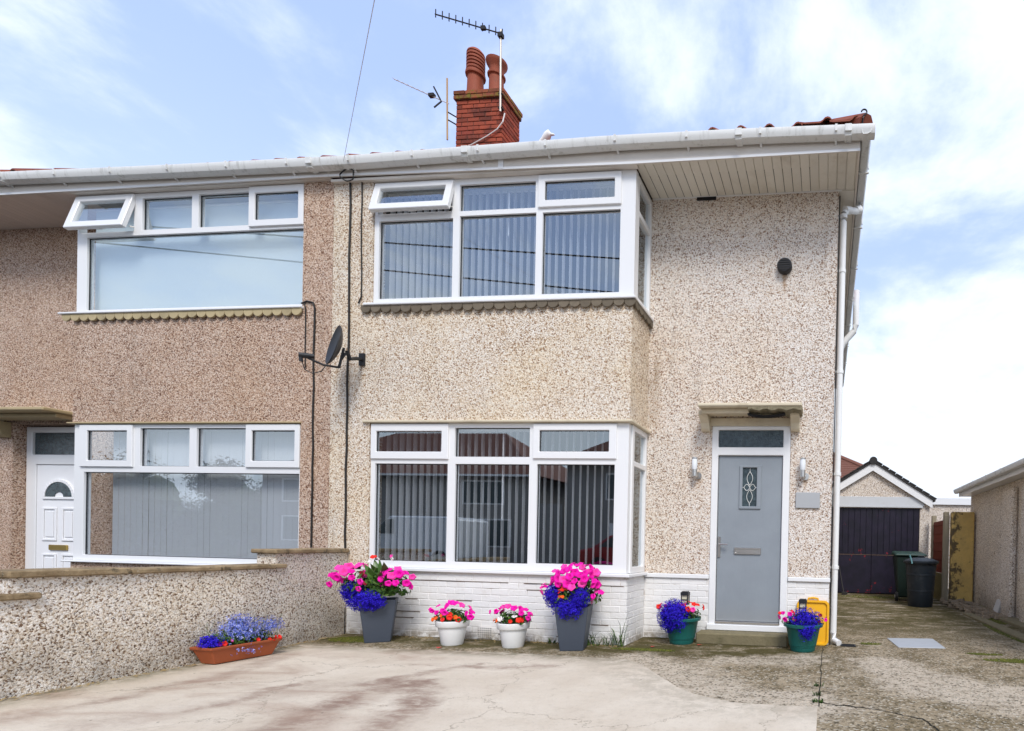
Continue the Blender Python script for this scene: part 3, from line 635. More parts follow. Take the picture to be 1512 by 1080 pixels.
# step and canopy
put('door_step', MB().box(-1.46, -.40, 5.84, W - .03, -.01, .125), 'stepstone', H, bevel=.015)
put('door_sill', MB().box(-1.385, -.43, W - .05, W + .05, .127, .197), 'upvc', H, bevel=.006)
cn = put('canopy', MB().box(-1.475, -.295, 5.74, W, 2.685, 2.728), 'cream_paint', H, bevel=.012)
put('canopy_face', MB().box(-1.45, -.90, 5.83, 5.87, 2.632, 2.684).box(-1.43, -.86, 5.87, W - .022, 2.655, 2.684), 'cream_paint', cn, bevel=.008)
bmx = bmesh.new()
mb = MB(); rn = random.Random(9)
n = 14; xs = [-.90 + (.6 * i / n) for i in range(n + 1)]
for i in range(n):
    lo0, lo1 = 2.645 - .02 * rn.random(), 2.645 - .02 * rn.random()
    mb.hexa([(xs[i], 5.752, 2.652 + .012 * math.sin(i * 1.7)), (xs[i + 1], 5.752, 2.652 + .012 * math.sin((i + 1) * 1.7)), (xs[i + 1], 6.0, lo1), (xs[i], 6.0, lo0), (xs[i], 5.752, 2.684), (xs[i + 1], 5.752, 2.684), (xs[i + 1], 6.0, 2.684), (xs[i], 6.0, 2.684)])
put('broken_edge', mb, 'broken', cn, merge=True)
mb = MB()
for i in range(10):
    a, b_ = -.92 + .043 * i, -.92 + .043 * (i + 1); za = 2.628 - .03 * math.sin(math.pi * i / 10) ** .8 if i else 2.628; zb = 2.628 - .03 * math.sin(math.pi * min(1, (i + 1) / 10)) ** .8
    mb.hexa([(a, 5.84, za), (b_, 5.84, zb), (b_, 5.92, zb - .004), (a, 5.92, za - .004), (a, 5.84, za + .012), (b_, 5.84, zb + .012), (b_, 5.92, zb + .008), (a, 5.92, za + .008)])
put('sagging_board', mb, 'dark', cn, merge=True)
for x in (-1.497, -.437):
    prof = [(x, W, 2.683), (x, W, 2.475), (x, W - .045, 2.475), (x, W - .075, 2.50), (x, W - .10, 2.56), (x, W - .17, 2.61), (x, W - .21, 2.63), (x, W - .21, 2.683)]
    put('bracket', MB().prism(prof, (.105, 0, 0)), 'cream_paint', cn, bevel=.005)

# vents on the wall
v_ = put('wall_vent', MB().lathe([(.088, -.02), (.088, .03), (.075, .05)], 24, caps=True), 'black_plastic', H, smooth=True, local=True); v_.location = Vector((-.552, W - .03, 4.40)) - base_of(H); v_.rotation_euler = (R(90), 0, 0)
mb = MB()
for k in range(5): mb.box(-.615 + .0, -.489, W - .088, W - .08, 4.345 + k * .026, 4.357 + k * .026)
put('louvre', mb, 'dark', v_).location = -v_.location - base_of(H) if False else (0, 0, 0)
for o_ in list(v_.children): col.objects.unlink(o_); bpy.data.objects.remove(o_)
for k in range(5):
    hw = (.07 ** 2 - ((k - 2) * .026) ** 2) ** .5
    q = put('louvre', MB().box(-hw, hw, (k - 2) * .026 - .006, (k - 2) * .026 + .006, .045, .056), 'cable', v_, local=True)
put('soffit_vent', MB().box(-1.62, -1.39, W - .02, W, 5.232, 5.262), 'dark', H)

# ------------------------------------------------------------------ eaves (shared helper)
GP = [(-12.6, 5.49), (-10.3, 5.488), (-8.0, 5.45), (-5.5, 5.425), (-4.0, 5.447), (-2.43, 5.468), (-1.0, 5.455), (.36, 5.425)]
FB = [(-12.6, 5.287), (-5.85, 5.287), (-5.8, 5.285), (-2.18, 5.238), (.26, 5.24)]
def lerp(tab, x):
    for (a, b_), (c, d) in zip(tab, tab[1:]):
        if a <= x <= c: return b_ + (d - b_) * (x - a) / (c - a)
    return tab[-1][1] if x > tab[-1][0] else tab[0][1]
def sweep_x(x0, x1, prof, zf, step=.4):
    n = max(1, int((x1 - x0) / step)); mb = MB(); k = len(prof)
    for i in range(n + 1):
        x = x0 + (x1 - x0) * i / n; zz = zf(x)
        for (y, z_) in prof: mb.v.append((x, y, zz + z_))
    for i in range(n):
        for j in range(k): j2 = (j + 1) % k; mb.f.append((i * k + j, i * k + j2, (i + 1) * k + j2, (i + 1) * k + j))
    mb.f.append(tuple(range(k))); mb.f.append(tuple(n * k + j for j in reversed(range(k)))); return mb
GPROF = [(-.055, 0), (-.058, -.012), (-.055, -.05), (-.040, -.085), (-.01, -.10), (.035, -.10), (.045, -.085), (.05, 0), (.044, 0), (.040, -.08), (.03, -.092), (-.008, -.092), (-.034, -.08), (-.047, -.05), (-.049, 0)]
YG, YF = 5.405, 5.462
def eaves(house, x0, x1, joints):
    f = put('fascia', sweep_x(x0, x1, [(YF, .0), (YF, .14), (YF + .02, .14), (YF + .02, .0)], lambda x: lerp(FB, x)), 'fascia', house)
    put('fascia_trim', sweep_x(x0, x1, [(YF - .006, -.004), (YF - .006, .022), (YF - .0015, .022), (YF - .0015, -.004)], lambda x: lerp(FB, x)), 'upvc', f)
    g = put('gutter', sweep_x(x0, x1 + (.14 if x1 > 0 else 0), [(YG + a, b_) for a, b_ in GPROF], lambda x: lerp(GP, x)), 'gutter', house, smooth=True)
    br = meshof(MB().box(-.012, .012, -.062, -.056, -.06, .006).hexa([(-.012, -.062, -.06), (.012, -.062, -.06), (.012, .056, -.125), (-.012, .056, -.125), (-.012, -.058, -.052), (.012, -.058, -.052), (.012, .056, -.112), (-.012, .056, -.112)]), 'gutter_bracket', 'gutter')
    x = x0 + .35
    while x < x1: inst('gutter_bracket', br, g, (x, YG, lerp(GP, x))); x += .78
    un = meshof(MB().box(-.035, .035, -.064, -.052, -.07, .004).box(-.035, .035, -.05, .052, -.108, -.099), 'gutter_union', 'gutter', bevel=.003)
    for x in joints: inst('gutter_union', un, g, (x, YG, lerp(GP, x)))
    return f, g
f1, g1 = eaves(H, PX + .003, .26, [-4.05, -1.0, .13])
put('fascia_joint', MB().box(-3.72, -3.66, YF - .009, YF - .002, 5.262, 5.395), 'upvc', H)
# soffit boards of the right house
sf = put('soffit', MB().box(-2.16, .245, YF + .02, W - .001, 5.285, 5.30), 'soffit', H)
sbm = meshof(MB().box(-.047, .047, 0, W - YF - .025, -.012, .0), 'soffit_board', 'soffit', bevel=.003)
k = 0; x = -2.12
while x < .24:
    inst('soffit_board', sbm, sf, (x, YF + .021, 5.284)); x += .1
put('bay_soffit', MB().box(PX + .004, -2.14, YF + .0215, B + .019, 5.239, 5.266), 'fascia', H)
put('soffit_trim', MB().box(-2.16, .09, W - .02, W - .002, 5.262, 5.271), 'upvc', sf)
put('soffit', MB().box(.062, .235, W - .0, 13.6, 5.268, 5.30), 'soffit', H)
put('fascia', MB().box(.24, .26, YF + .02, 13.6, 5.238, 5.40), 'fascia', H)
# side gutter
sg_ = MB(); prof = [(-a, b_) for a, b_ in GPROF]
for yv in (YG - .055, 13.7):
    for (a, b_) in prof: sg_.v.append((.315 + a, yv, 5.425 + b_))
kk = len(prof)
for j in range(kk): sg_.f.append((j, (j + 1) % kk, kk + (j + 1) % kk, kk + j))
sg_.f.append(tuple(range(kk))); sg_.f.append(tuple(range(kk, 2 * kk)))
gs = put('gutter', sg_, 'gutter', H, smooth=True)
for yv in (5.9, 6.9, 7.9, 8.9, 9.9, 10.9, 11.9): put('gutter_bracket', MB().box(.372, .38, yv - .012, yv + .012, 5.36, 5.43).box(.262, .38, yv - .012, yv + .012, 5.312, 5.322), 'gutter', gs)
put('downpipe', MB().tube([(.315, 6.42, 5.34), (.315, 6.42, 5.27), (.275, 6.37, 5.20), (.165, 6.24, 5.13), (.122, 6.19, 5.06), (.12, 6.185, 4.96), (.118, 6.185, 2.5), (.115, 6.185, .13), (.125, 6.14, .05), (.18, 6.06, .03)], .036, 14), 'pipe', H, smooth=True)
dp = H.children[-1] if False else [o for o in H.children if o.name.startswith('downpipe')][0]
for zz in (5.02, 4.38, 3.2, 2.0, .9): put('pipe_clip', MB().lathe([(.042, -.02), (.042, .02)], 14, (.119, 6.185, zz)).box(.06, .12, 6.165, 6.205, zz - .012, zz + .012), 'pipe', dp, smooth=True)
for (p, r_) in (((.165, 6.24, 5.13), .043), ((.29, 6.39, 5.225), .043)): put('pipe_collar', MB().tube([Vector(p) - Vector((.03, .036, .019)), Vector(p) + Vector((.03, .036, .019))], r_, 14), 'pipe', dp, smooth=True)
put('cable', MB().tube([(.072, W - .012, .0), (.07, W - .012, 2.2), (.072, W - .012, 4.0), (.07, W - .012, 5.2)], .008, 6), 'cable', H)  # dark tube added for the shadow line between wall corner and downpipe
# soil pipe seen beyond the side gutter
put('vent_pipe', MB().tube([(.16, 9.2, 4.55), (.22, 9.2, 4.72), (.40, 9.2, 4.92), (.43, 9.2, 5.02), (.435, 9.2, 5.62)], .055, 14), 'pipe', H, smooth=True)

# ------------------------------------------------------------------ roofs
PITCH = math.tan(R(35)); EY, EZ, EX = 5.43, 5.44, .33
RY, RZ = 9.65, 5.44 + (9.65 - 5.43) * PITCH
def tile_mesh():
    mb = MB(); pr = [(-.155, .012), (-.11, .004), (.05, .004), (.075, .018), (.10, .045), (.125, .052), (.15, .044), (.172, .018)]
    L = .38
    for yy_, lift in ((0, 0), (L, L * PITCH)):
        for x, z_ in pr: mb.v.append((x, yy_, z_ + lift))
        for x, z_ in pr: mb.v.append((x, yy_, z_ - .016 + lift))
    k = len(pr)
    for j in range(k - 1):
        mb.f.append((j, j + 1, 2 * k + j + 1, 2 * k + j)); mb.f.append((k + j + 1, k + j, 3 * k + j, 3 * k + j + 1)); mb.f.append((j + 1, j, k + j, k + j + 1))
    mb.f.append((0, 2 * k, 3 * k, k)); mb.f.append((k - 1, 2 * k - 1, 4 * k - 1, 3 * k - 1))
    return meshof(mb, 'roof_tile', 'tile')
tm = tile_mesh()
def courses_mesh(poly_fn, rows):
    mb = MB()
    for i in range(rows):
        a = poly_fn(i / rows); b_ = poly_fn((i + 1) / rows); up = Vector((0, 0, .03))
        mb.poly([a[0] + up, a[1] + up, b_[1] + up * .2, b_[0] + up * .2]); mb.poly([a[0], a[1], a[1] + up, a[0] + up])
    return mb
def L3(p, q, u): return Vector(p).lerp(Vector(q), u)
y0 = EY + .30; z0 = EZ + .30 * PITCH
apex = (EX - (RY - EY), RY, RZ)
rf = put('roof', courses_mesh(lambda u: (L3((PX, y0, z0), (PX, RY, RZ), u), L3((EX - .30, y0, z0), apex, u)), 14), 'tile', H)
put('roof_slope', courses_mesh(lambda u: (L3((EX, EY, EZ), apex, u), L3((EX, 13.87, EZ), apex, u)), 15), 'tile', rf)
put('roof_slope', courses_mesh(lambda u: (L3((EX, 13.87, EZ), apex, u), L3((PX, 13.87, EZ), (PX, RY, RZ), u)), 15), 'tile', rf)
x = PX + .16
while x < EX - .1: inst('roof_tile', tm, rf, (x, EY - .01, EZ + .01 + (.045 if x > -1.7 else 0) + (.035 if x > -.5 else 0)), (0, 0, 0)); x += .302
hp = []
for i in range(13):
    u = i / 13; p = L3((EX - .02, EY + .02, EZ + .05), apex, u)
    hp.append(p)
hip = MB()
for p, q in zip(hp, hp[1:]): hip.tube([p, q + Vector((0, 0, .02))], [.10, .085], 8)
put('hip_tiles', hip, 'tile', rf)
put('ridge_tiles', MB().tube([(PX, RY, RZ + .02), apex], .11, 8), 'tile', rf)
cur = [(EX - .06, EY - .02, EZ + .02), (EX - .055, EY - .05, EZ + .07)] + [(EX - .045 + .028 * math.sin(a), EY - .05, EZ + .115 - .028 * math.cos(a) + .012) for a in [k * .5 for k in range(0, 10)]]
put('hip_iron', MB().tube(cur, .008, 6), 'black_plastic', rf)

# ------------------------------------------------------------------ chimney (on the party line)
CX0, CX1, CY0, CY1, CZ0, CZ1 = -6.60, -5.735, 8.50, 9.0, 7.4, 8.79
ch = put('chimney', MB().box(CX0 + .012, CX1 - .012, CY0 + .012, CY1 - .012, CZ0, CZ1), 'mortar', H)
cb = meshof(MB().box(-.1035, .1035, 0, .1, -.0325, .0325), 'brick', 'brick', bevel=.004)
cbm = meshof(MB().box(-.1035, .1035, 0, .1, -.0325, .0325), 'brick', 'brickmoss', bevel=.005)
def cface(p0, dv_, L, rot, rows, zb, me, off):
    rn = random.Random(int(L * 77))
    for r_ in range(rows):
        x = 0 if r_ % 2 else -.11; 
        while x < L - .03:
            a, b_ = max(x, 0), min(x + .218, L)
            if b_ - a > .04:
                c = (a + b_) / 2; o = inst('brick', me, ch, (p0[0] + dv_[0] * c, p0[1] + dv_[1] * c, zb + r_ * .0755), (0, 0, rot)); o.scale = ((b_ - a - .011) / .207, 1, 1); o.location += Vector((dv_[1], -dv_[0], 0)) * rn.uniform(-.002, .005)
            x += .218
cface((CX0, CY0), (1, 0), CX1 - CX0, 0, 14, CZ1 - 14 * .0755 + .038, cb, 0)
cface((CX1, CY0 + .003), (0, 1), CY1 - CY0, math.pi / 2, 14, CZ1 - 14 * .0755 + .038, cb, 0)
put('chimney_cap', MB().box(CX0 - .02, CX1 + .02, CY0 - .02, CY1 + .02, CZ1 + .002, CZ1 + .145), 'mortar', ch)
cface((CX0 - .035, CY0 - .035), (1, 0), CX1 - CX0 + .07, 0, 2, CZ1 + .038, cbm, 0)
cface((CX1 + .035, CY0 - .032), (0, 1), CY1 - CY0 + .067, math.pi / 2, 2, CZ1 + .038, cbm, 0)
put('flaunching', MB().hexa([(CX0 - .02, CY0 - .02, CZ1 + .147), (CX1 + .02, CY0 - .02, CZ1 + .147), (CX1 + .02, CY1 + .02, CZ1 + .147), (CX0 - .02, CY1 + .02, CZ1 + .147), (CX0 + .12, CY0 + .1, CZ1 + .20), (CX1 - .12, CY0 + .1, CZ1 + .20), (CX1 - .12, CY1 - .1, CZ1 + .20), (CX0 + .12, CY1 - .1, CZ1 + .20)]), 'mortar', ch)
mb = MB().box(CX0 - .015, CX1 + .02, CY0 - .02, CY0 - .006, 7.70, 7.955)
for k in range(4): mb.box(CX1 + .006, CX1 + .018, CY0 + .0 + k * .125, CY0 + .118 + k * .125, 7.7, 8.0 + .045 * k + (.03 if k % 2 else 0))
put('flashing', mb, 'leadsheet', ch)
zt = CZ1 + .17
p1 = [(.145, 0), (.14, .05), (.128, .42), (.126, .46), (.16, .475), (.165, .50), (.16, .53), (.135, .545), (.15, .56)]
pot = put('chimney_pot', MB().lathe(p1, 20, (-6.43, 8.75, zt - .03)), 'terracotta', ch, smooth=True)
pot['label'] = 'tall terracotta pot with louvred rings'
mb = MB()
for k in range(5): mb.lathe([(.118, .56 + k * .06), (.15, .565 + k * .06), (.15, .60 + k * .06), (.118, .61 + k * .06)], 20, (-6.43, 8.75, zt - .03))
mb.lathe([(.11, .52), (.11, .88), (.06, .90)], 16, (-6.43, 8.75, zt - .03)); mb.lathe([(.15, .86), (.142, .89), (.10, .935), (.03, .95)], 20, (-6.43, 8.75, zt - .03))
put('pot_cowl', mb, 'terracotta', ch, smooth=True)
pot2 = put('chimney_pot', MB().lathe([(.13, 0), (.122, .05), (.118, .40), (.118, .43), (.145, .445), (.148, .47), (.118, .49), (.118, .56), (.13, .60), (.165, .65), (.175, .68), (.175, .71), (.14, .735), (.05, .74)], 20, (-6.03, 8.75, zt - .03)), 'terracotta', ch, smooth=True)
pot2['label'] = 'shorter terracotta pot with flared rim'

# ================================================================== LEFT HOUSE
H2 = thing('house', 'adjoining left house with pinkish brown pebbledash and white front door', 'house', (PX - .01, B, 0))
XL = -9.34
put('wall', MB().panel(XL, PX - .004, .0, 5.287, [(XL - .1, -6.19, .74, 2.475), (XL - .1, -6.195, 3.83, 5.4)], B, B + .18, front), 'dash_pink', H2)
put('wall', MB().box(XL + .001, XL + .16, B + .18, W, 2.475, 3.83).box(XL + .001, XL + .16, B + .18, W, 0, .74), 'dash_pink', H2)
put('wall', MB().panel(-13.4, XL + .05, .0, 5.30, [(-11.27, -10.20, -.1, 2.60)], W, W + .25, front), 'dash_pink', H2)
put('wall', MB().box(-13.4, -13.15, W + .25, 13.4, 0, 5.3).box(-13.15, PX - .12, 13.15, 13.4, 0, 5.3), 'dash_pink', H2)
put('interior_wall', MB().box(-13.15, PX - .1, 9.6, 9.7, 0, 5.25), 'interior', H2)
put('floor_slab', MB().box(-13.15, PX - .1, W + .26, 9.6, 2.6, 2.8).box(XL + .17, PX - .1, B + .19, W + .26, 2.6, 2.8).box(XL + .17, PX - .1, B + .19, 9.6, 0, .2), 'interior', H2)
put('ceiling', MB().box(-13.15, PX - .1, B + .19, 13.1, 5.295, 5.35), 'interior', H2)
bay_window(H2, B + .02, XL, -6.19, .765, 2.452,
    [(-9.20, -6.222, .835, 1.862), (-8.40, -7.71, 1.94, 2.405), (-7.611, -6.939, 1.94, 2.405)],
    [((-9.24, -8.485, 1.925, 2.445), (-9.13, -8.56, 2.005, 2.37)), ((-6.92, -6.205, 1.93, 2.452 - .005), (-6.84, -6.27, 2.01, 2.37))], label='neighbour downstairs window with wide single pane')
bay_window(H2, B + .02, XL, -6.195, 3.825, 5.278,
    [(-9.20, -6.222, 3.868, 4.765), (-8.418, -7.727, 4.83, 5.215), (-7.634, -6.946, 4.83, 5.225)],
    [((-6.93, -6.205, 4.795, 5.272), (-6.85, -6.275, 4.875, 5.19))], ((-9.335, -8.51, 4.80, 5.262), (-9.25, -8.595, 4.885, 5.18), 14), label='neighbour upstairs window with its left sash tilted open')
put('sill', MB().box(-9.50, -6.17, B - .05, B + .09, 3.798, 3.823), 'upvc', H2, bevel=.006)
put('sill', MB().box(-9.42, -6.18, B - .045, B + .09, .742, .763), 'upvc', H2, bevel=.006)
put('window_head', MB().box(XL - .06, -6.18, B - .02, B + .10, 2.455, 2.474), 'cream_dark', H2, bevel=.004)
sm2 = scallop_mesh('scallop_cream'); st2 = put('scalloped_edge', MB().box(-9.46, -6.19, B - .012, B - .001, 3.775, 3.797), 'scallop_cream', H2)
for k in range(26): inst('scallop_tile', sm2, st2, (-9.40 + k * .1265, B - .034, 3.772 + rn.uniform(-.003, .003)), (rn.uniform(-.06, .03), rn.uniform(-.04, .04), 0))
f2, g2 = eaves(H2, -13.6, PX - .003, [-10.15, -5.95])
sf2 = put('soffit', MB().box(-13.4, XL + .0, YF + .02, W - .001, 5.295, 5.31), 'soffit_pink', H2)
put('bay_soffit', MB().box(XL - .01, PX - .004, YF + .0215, B - .0005, 5.281, 5.294).box(XL, -6.19, B - .0005, B + .019, 5.279, 5.294), 'fascia', H2)
sb2 = meshof(MB().box(-.047, .047, 0, W - YF - .025, -.010, .0), 'soffit_board', 'soffit_pink', bevel=.003)
x = XL - .05
while x > -12.6: inst('soffit_board', sb2, sf2, (x, YF + .021, 5.294)); x -= .1
apex2 = (-13.5 + (RY - EY), RY, RZ)
rf2 = put('roof', courses_mesh(lambda u: (L3((-13.5, EY + .3, z0), apex2, u), L3((PX, y0, z0), (PX, RY, RZ), u)), 14), 'tile', H2)
put('roof_slope', courses_mesh(lambda u: (L3((PX, 13.87, EZ), (PX, RY, RZ), u), L3((-13.8, 13.87, EZ), apex2, u)), 15), 'tile', rf2)
put('roof_slope', courses_mesh(lambda u: (L3((-13.8, 13.87, EZ), apex2, u), L3((-13.8, EY, EZ), apex2, u)), 15), 'tile', rf2)
put('ridge_tiles', MB().tube([(PX, RY, RZ + .02), apex2], .11, 8), 'tile', rf2)
x = PX - .16
while x > -13.3: inst('roof_tile', tm, rf2, (x, EY - .01, EZ + .01 + (.045 if x < -9.4 else 0) + (.03 if x < -10.0 else 0))); x -= .302
# white door in its reveal
WD = W + .12
put('door_frame', MB().panel(-11.262, -10.21, .13, 2.58, [(-11.10, -10.29, .20, 2.05), (-11.17, -10.29, 2.19, 2.50)], WD, WD + .07, front), 'upvc', H2, bevel=.006)
put('fanlight', MB().box(-11.18, -10.28, WD + .03, WD + .04, 2.18, 2.51), 'frosted', H2)
d2 = put('door', MB().box(-11.095, -10.295, WD + .012, WD + .06, .21, 2.045), 'doorwhite', H2, bevel=.003)
def arch(cx_, z_, r0, r1, y0_, y1_):
    mb = MB(); n = 16
    for i in range(n):
        a, b_ = math.pi * i / n, math.pi * (i + 1) / n
        P = lambda r_, an, y_: (cx_ + r_ * math.cos(an), y_, z_ + r_ * .92 * math.sin(an))
        mb.hexa([P(r0, a, y0_), P(r1, a, y0_), P(r1, a, y1_), P(r0, a, y1_), P(r0, b_, y0_), P(r1, b_, y0_), P(r1, b_, y1_), P(r0, b_, y1_)])
    return mb
put('glazing_frame', arch(-10.72, 1.60, .225, .27, WD - .006, WD + .011).box(-10.99, -10.45, WD - .006, WD + .011, 1.565, 1.598), 'doorwhite', d2, bevel=.003)
put('glazing', arch(-10.72, 1.60, .075, .225, WD + .003, WD + .008), 'frosted', d2)
for (a, b_, c, d) in ((-10.99, -10.75, .98, 1.45), (-10.67, -10.44, .98, 1.45), (-10.99, -10.75, .40, .80), (-10.67, -10.44, .40, .80)):
    put('door_panel', MB().panel(a, b_, c, d, [(a + .03, b_ - .03, c + .03, d - .03)], WD - .002, WD + .011, front).box(a + .055, b_ - .055, WD + .002, WD + .011, c + .055, d - .055), 'doorwhite', d2, bevel=.006)
put('letterbox', MB().box(-10.86, -10.56, WD - .01, WD + .011, .85, .925), 'brass', d2, bevel=.006)
cn2 = put('canopy', MB().box(-11.55, -10.12, 5.72, W, 2.679, 2.728), 'cream_dark', H2, bevel=.012)
put('canopy_face', MB().box(-11.5, -10.16, 5.86, 6.05, 2.625, 2.678), 'cream_dark', cn2, bevel=.006)
for x in (-11.48,):
    prof = [(x, W, 2.613), (x, W, 2.40), (x, W - .045, 2.40), (x, W - .09, 2.44), (x, W - .12, 2.52), (x, W - .22, 2.58), (x, W - .26, 2.613)]
    put('bracket', MB().prism(prof, (.19, 0, 0)), 'cream_dark', cn2, bevel=.005)

# ------------------------------------------------------------------ blinds
def vblind(label, x0, x1, z0, z1, y, pitch, ang, seed, group='vertical blinds in the bay windows', cat='blind'):
    b_ = thing('vertical_blind', label, cat, ((x0 + x1) / 2, y, z0), group)
    put('headrail', MB().box(x0, x1, y - .02, y + .02, z1, z1 + .035), 'upvc', b_)
    sl = meshof(MB().hexa([(-.0445, 0, 0), (.0445, 0, 0), (.0445, .0012, 0), (-.0445, .0012, 0), (-.0445, 0, z1 - z0), (.0445, 0, z1 - z0), (.0445, .0012, z1 - z0), (-.0445, .0012, z1 - z0)]), 'slat', 'blind')
    rn = random.Random(seed); x = x0 + .05
    while x < x1 - .03: inst('slat', sl, b_, (x, y, z0), (0, 0, R(ang + rn.uniform(-1.5, 1.5)))); x += pitch
    return b_
vblind('upstairs vertical blind with half turned white slats behind right house bay window', -5.28, -2.30, 3.86, 5.19, B + .20, .086, 99, 1)
vblind('downstairs vertical blind with slats turned open behind right house bay window', -5.28, -2.30, .82, 2.40, B + .20, .086, 103, 2)
vblind('nearly closed grey white vertical blind in the left house downstairs window', -9.02, -6.15, .80, 2.40, B + .17, .0878, -2, 3)
for lb_, x_, z0_, z1_ in (('thin white blind wand hanging in the downstairs bay window', -3.72, 1.37, 2.35), ('thin white blind wand hanging in the upstairs bay window', -3.71, 4.63, 5.12)):
    o = put('blind_wand', MB().tube([(x_, B + .12, z0_), (x_, B + .12, z1_)], .007, 6), 'upvc'); tag(o, lb_, 'blind wand', 'blind wands')
ro = thing('roller_blind', 'plain pale roller blind pulled down in left house upstairs window', 'blind', (-7.7, B + .16, 3.87))
put('blind_fabric', MB().box(-9.30, -6.21, B + .16, B + .163, 3.87, 5.17), 'roller', ro)
put('blind_tube', MB().tube([(-9.30, B + .18, 5.19), (-6.21, B + .18, 5.19)], .022, 10), 'upvc', ro, smooth=True)
put('bottom_bar', MB().box(-9.30, -6.21, B + .153, B + .17, 3.862, 3.885), 'upvc', ro)

# ------------------------------------------------------------------ boundary wall between the two drives
BW = thing('boundary_wall', 'stepped pebbledash garden wall with weathered stone coping between the houses', 'wall', (-5.45, 4.2, 0))
def fx(y): return -5.345 - max(0, (y - 4.3)) * .165
def wseg(y0_, y1_, z1_, z0_=-.02, o=0.0):
    a, b_ = fx(y0_), fx(y1_)
    return [(a - .21 - o, y0_, z0_), (a + o, y0_, z0_), (b_ + o, y1_, z0_), (b_ - .21 - o, y1_, z0_), (a - .21 - o, y0_, z1_), (a + o, y0_, z1_), (b_ + o, y1_, z1_), (b_ - .21 - o, y1_, z1_)]
mb = MB().hexa(wseg(2.885, 4.28, .80)).hexa(wseg(4.28, 4.60, .80)).hexa(wseg(4.6005, B - .004, .945)).hexa(wseg(1.0, 2.8845, .655))
put('wall', mb, 'dash_grey', BW)
def cop(y0_, y1_, zb, h_=.045):
    k = int((y1_ - y0_) / .62) + 1; rn = random.Random(int(y0_ * 50))
    for i in range(k):
        a, b_ = y0_ + (y1_ - y0_) * i / k + .003, y0_ + (y1_ - y0_) * (i + 1) / k - .003; j = rn.uniform(-.006, .006)
        p = wseg(a, b_, zb + h_ + j, zb + .001, .035 + rn.uniform(-.006, .006)); put('coping_stone', MB().hexa(p), 'coping', BW, bevel=.009)
cop(2.86, 4.70, .801); cop(4.56, B - .006, .946); cop(1.2, 3.02, .656)

# ------------------------------------------------------------------ aerials, dish, cables
A1 = thing('tv_aerial', 'long television aerial on tall pale mast at chimney right front corner', 'aerial', (-5.74, 8.46, 8.50), 'television aerials on the chimney')
put('mast', MB().tube([(-5.735, 8.44, 8.50), (-5.755, 8.44, 9.90)], .017, 8), plain('mast_pale', (.52, .48, .42), .5, .4, dirt=.5), A1, smooth=True)
b0, b1 = Vector((-5.70, 8.35, 9.70)), Vector((-6.62, 7.85, 9.71))
b0, b1 = Vector((-5.70, 8.42, 9.80)), Vector((-6.80, 8.22, 10.03))
put('boom', MB().tube([b0, b1], .011, 6), 'cable', A1)
for k in range(11):
    p = b0.lerp(b1, k / 10 * .98 + .01); put('element', MB().tube([p - Vector((0, 0, .05)), p + Vector((0, 0, .085))], .009, 5), 'cable', A1)
put('clamp', MB().box(-5.79, -5.71, 8.40, 8.47, 9.76, 9.83), 'cable', A1)
put('dipole', MB().box(-6.06, -5.98, 8.34, 8.38, 9.84, 9.90), 'cable', A1)
put('bracket', MB().box(-5.775, -5.70, 8.43, 8.50, 8.56, 8.575).box(-5.775, -5.70, 8.43, 8.50, 8.80, 8.815), 'cable', A1)
A2 = thing('tv_aerial', 'small television aerial on thin rusty mast at chimney left side', 'aerial', (-6.70, 8.6, 8.04), 'television aerials on the chimney')
put('mast', MB().tube([(-6.675, 8.4, 8.04), (-6.70, 8.4, 9.10)], .014, 8), plain('mast_rust', (.42, .27, .13), .6, .3), A2, smooth=True)
b0, b1 = Vector((-6.66, 8.4, 8.66)), Vector((-7.66, 8.36, 9.12))
put('boom', MB().tube([b0, b1], .008, 6), 'wire', A2)
for k in range(8): p = b0.lerp(b1, .35 + k * .092); put('element', MB().tube([p - Vector((0, .05, .015)), p + Vector((0, .05, .015))], .004, 5), 'wire', A2)
put('reflector', MB().tube([(-6.80, 8.4, 8.71), (-6.90, 8.34, 8.92)], .013, 6).tube([(-6.80, 8.4, 8.71), (-6.90, 8.36, 8.58)], .013, 6), 'cable', A2)
put('dipole', MB().box(-7.02, -6.92, 8.36, 8.42, 8.79, 8.84), 'cable', A2)
put('bracket', MB().tube([(-6.68, 8.4, 8.52), (-6.58, 8.55, 8.52)], .011, 6).tube([(-6.68, 8.4, 8.39), (-6.58, 8.55, 8.39)], .011, 6), 'cable', A2)
o = put('aerial_cable', MB().tube([(-6.56, 8.47, 7.92), (-6.3, 8.47, 7.98), (-5.99, 8.465, 8.115), (-5.80, 8.46, 8.22), (-5.70, 8.46, 8.34), (-5.68, 8.48, 8.5)], .010, 6), 'whitecable'); tag(o, 'white aerial cable slung across the chimney bricks', 'cable')
SD = thing('satellite_dish', 'dark grey satellite dish on wall bracket between the two houses', 'satellite dish', (-5.40, B, 3.19))
dm = MB(); n = 24
def dp_(r_, z_):
    for k in range(n): a = 2 * math.pi * k / n; dm.v.append((r_ * math.cos(a), r_ * 1.12 * math.sin(a), z_))
rings = [(.02, -.055), (.08, -.05), (.15, -.03), (.20, -.008), (.225, .012)]
for r_, z_ in rings: dp_(r_, z_)
for r_, z_ in reversed(rings): dp_(r_ + .001, z_ - .010)
for i in range(len(rings) * 2 - 1):
    for k in range(n): k2 = (k + 1) % n; dm.f.append((i * n + k, i * n + k2, (i + 1) * n + k2, (i + 1) * n + k))
dm.f.append(tuple(range(n))); dm.f.append(tuple((2 * len(rings) - 1) * n + k for k in range(n)))
ds = put('dish', dm, plain('dish_grey', (.028, .03, .035), .45), SD, smooth=True, local=True)
ds.location = Vector((-5.43, 5.20, 3.235)) - base_of(SD)
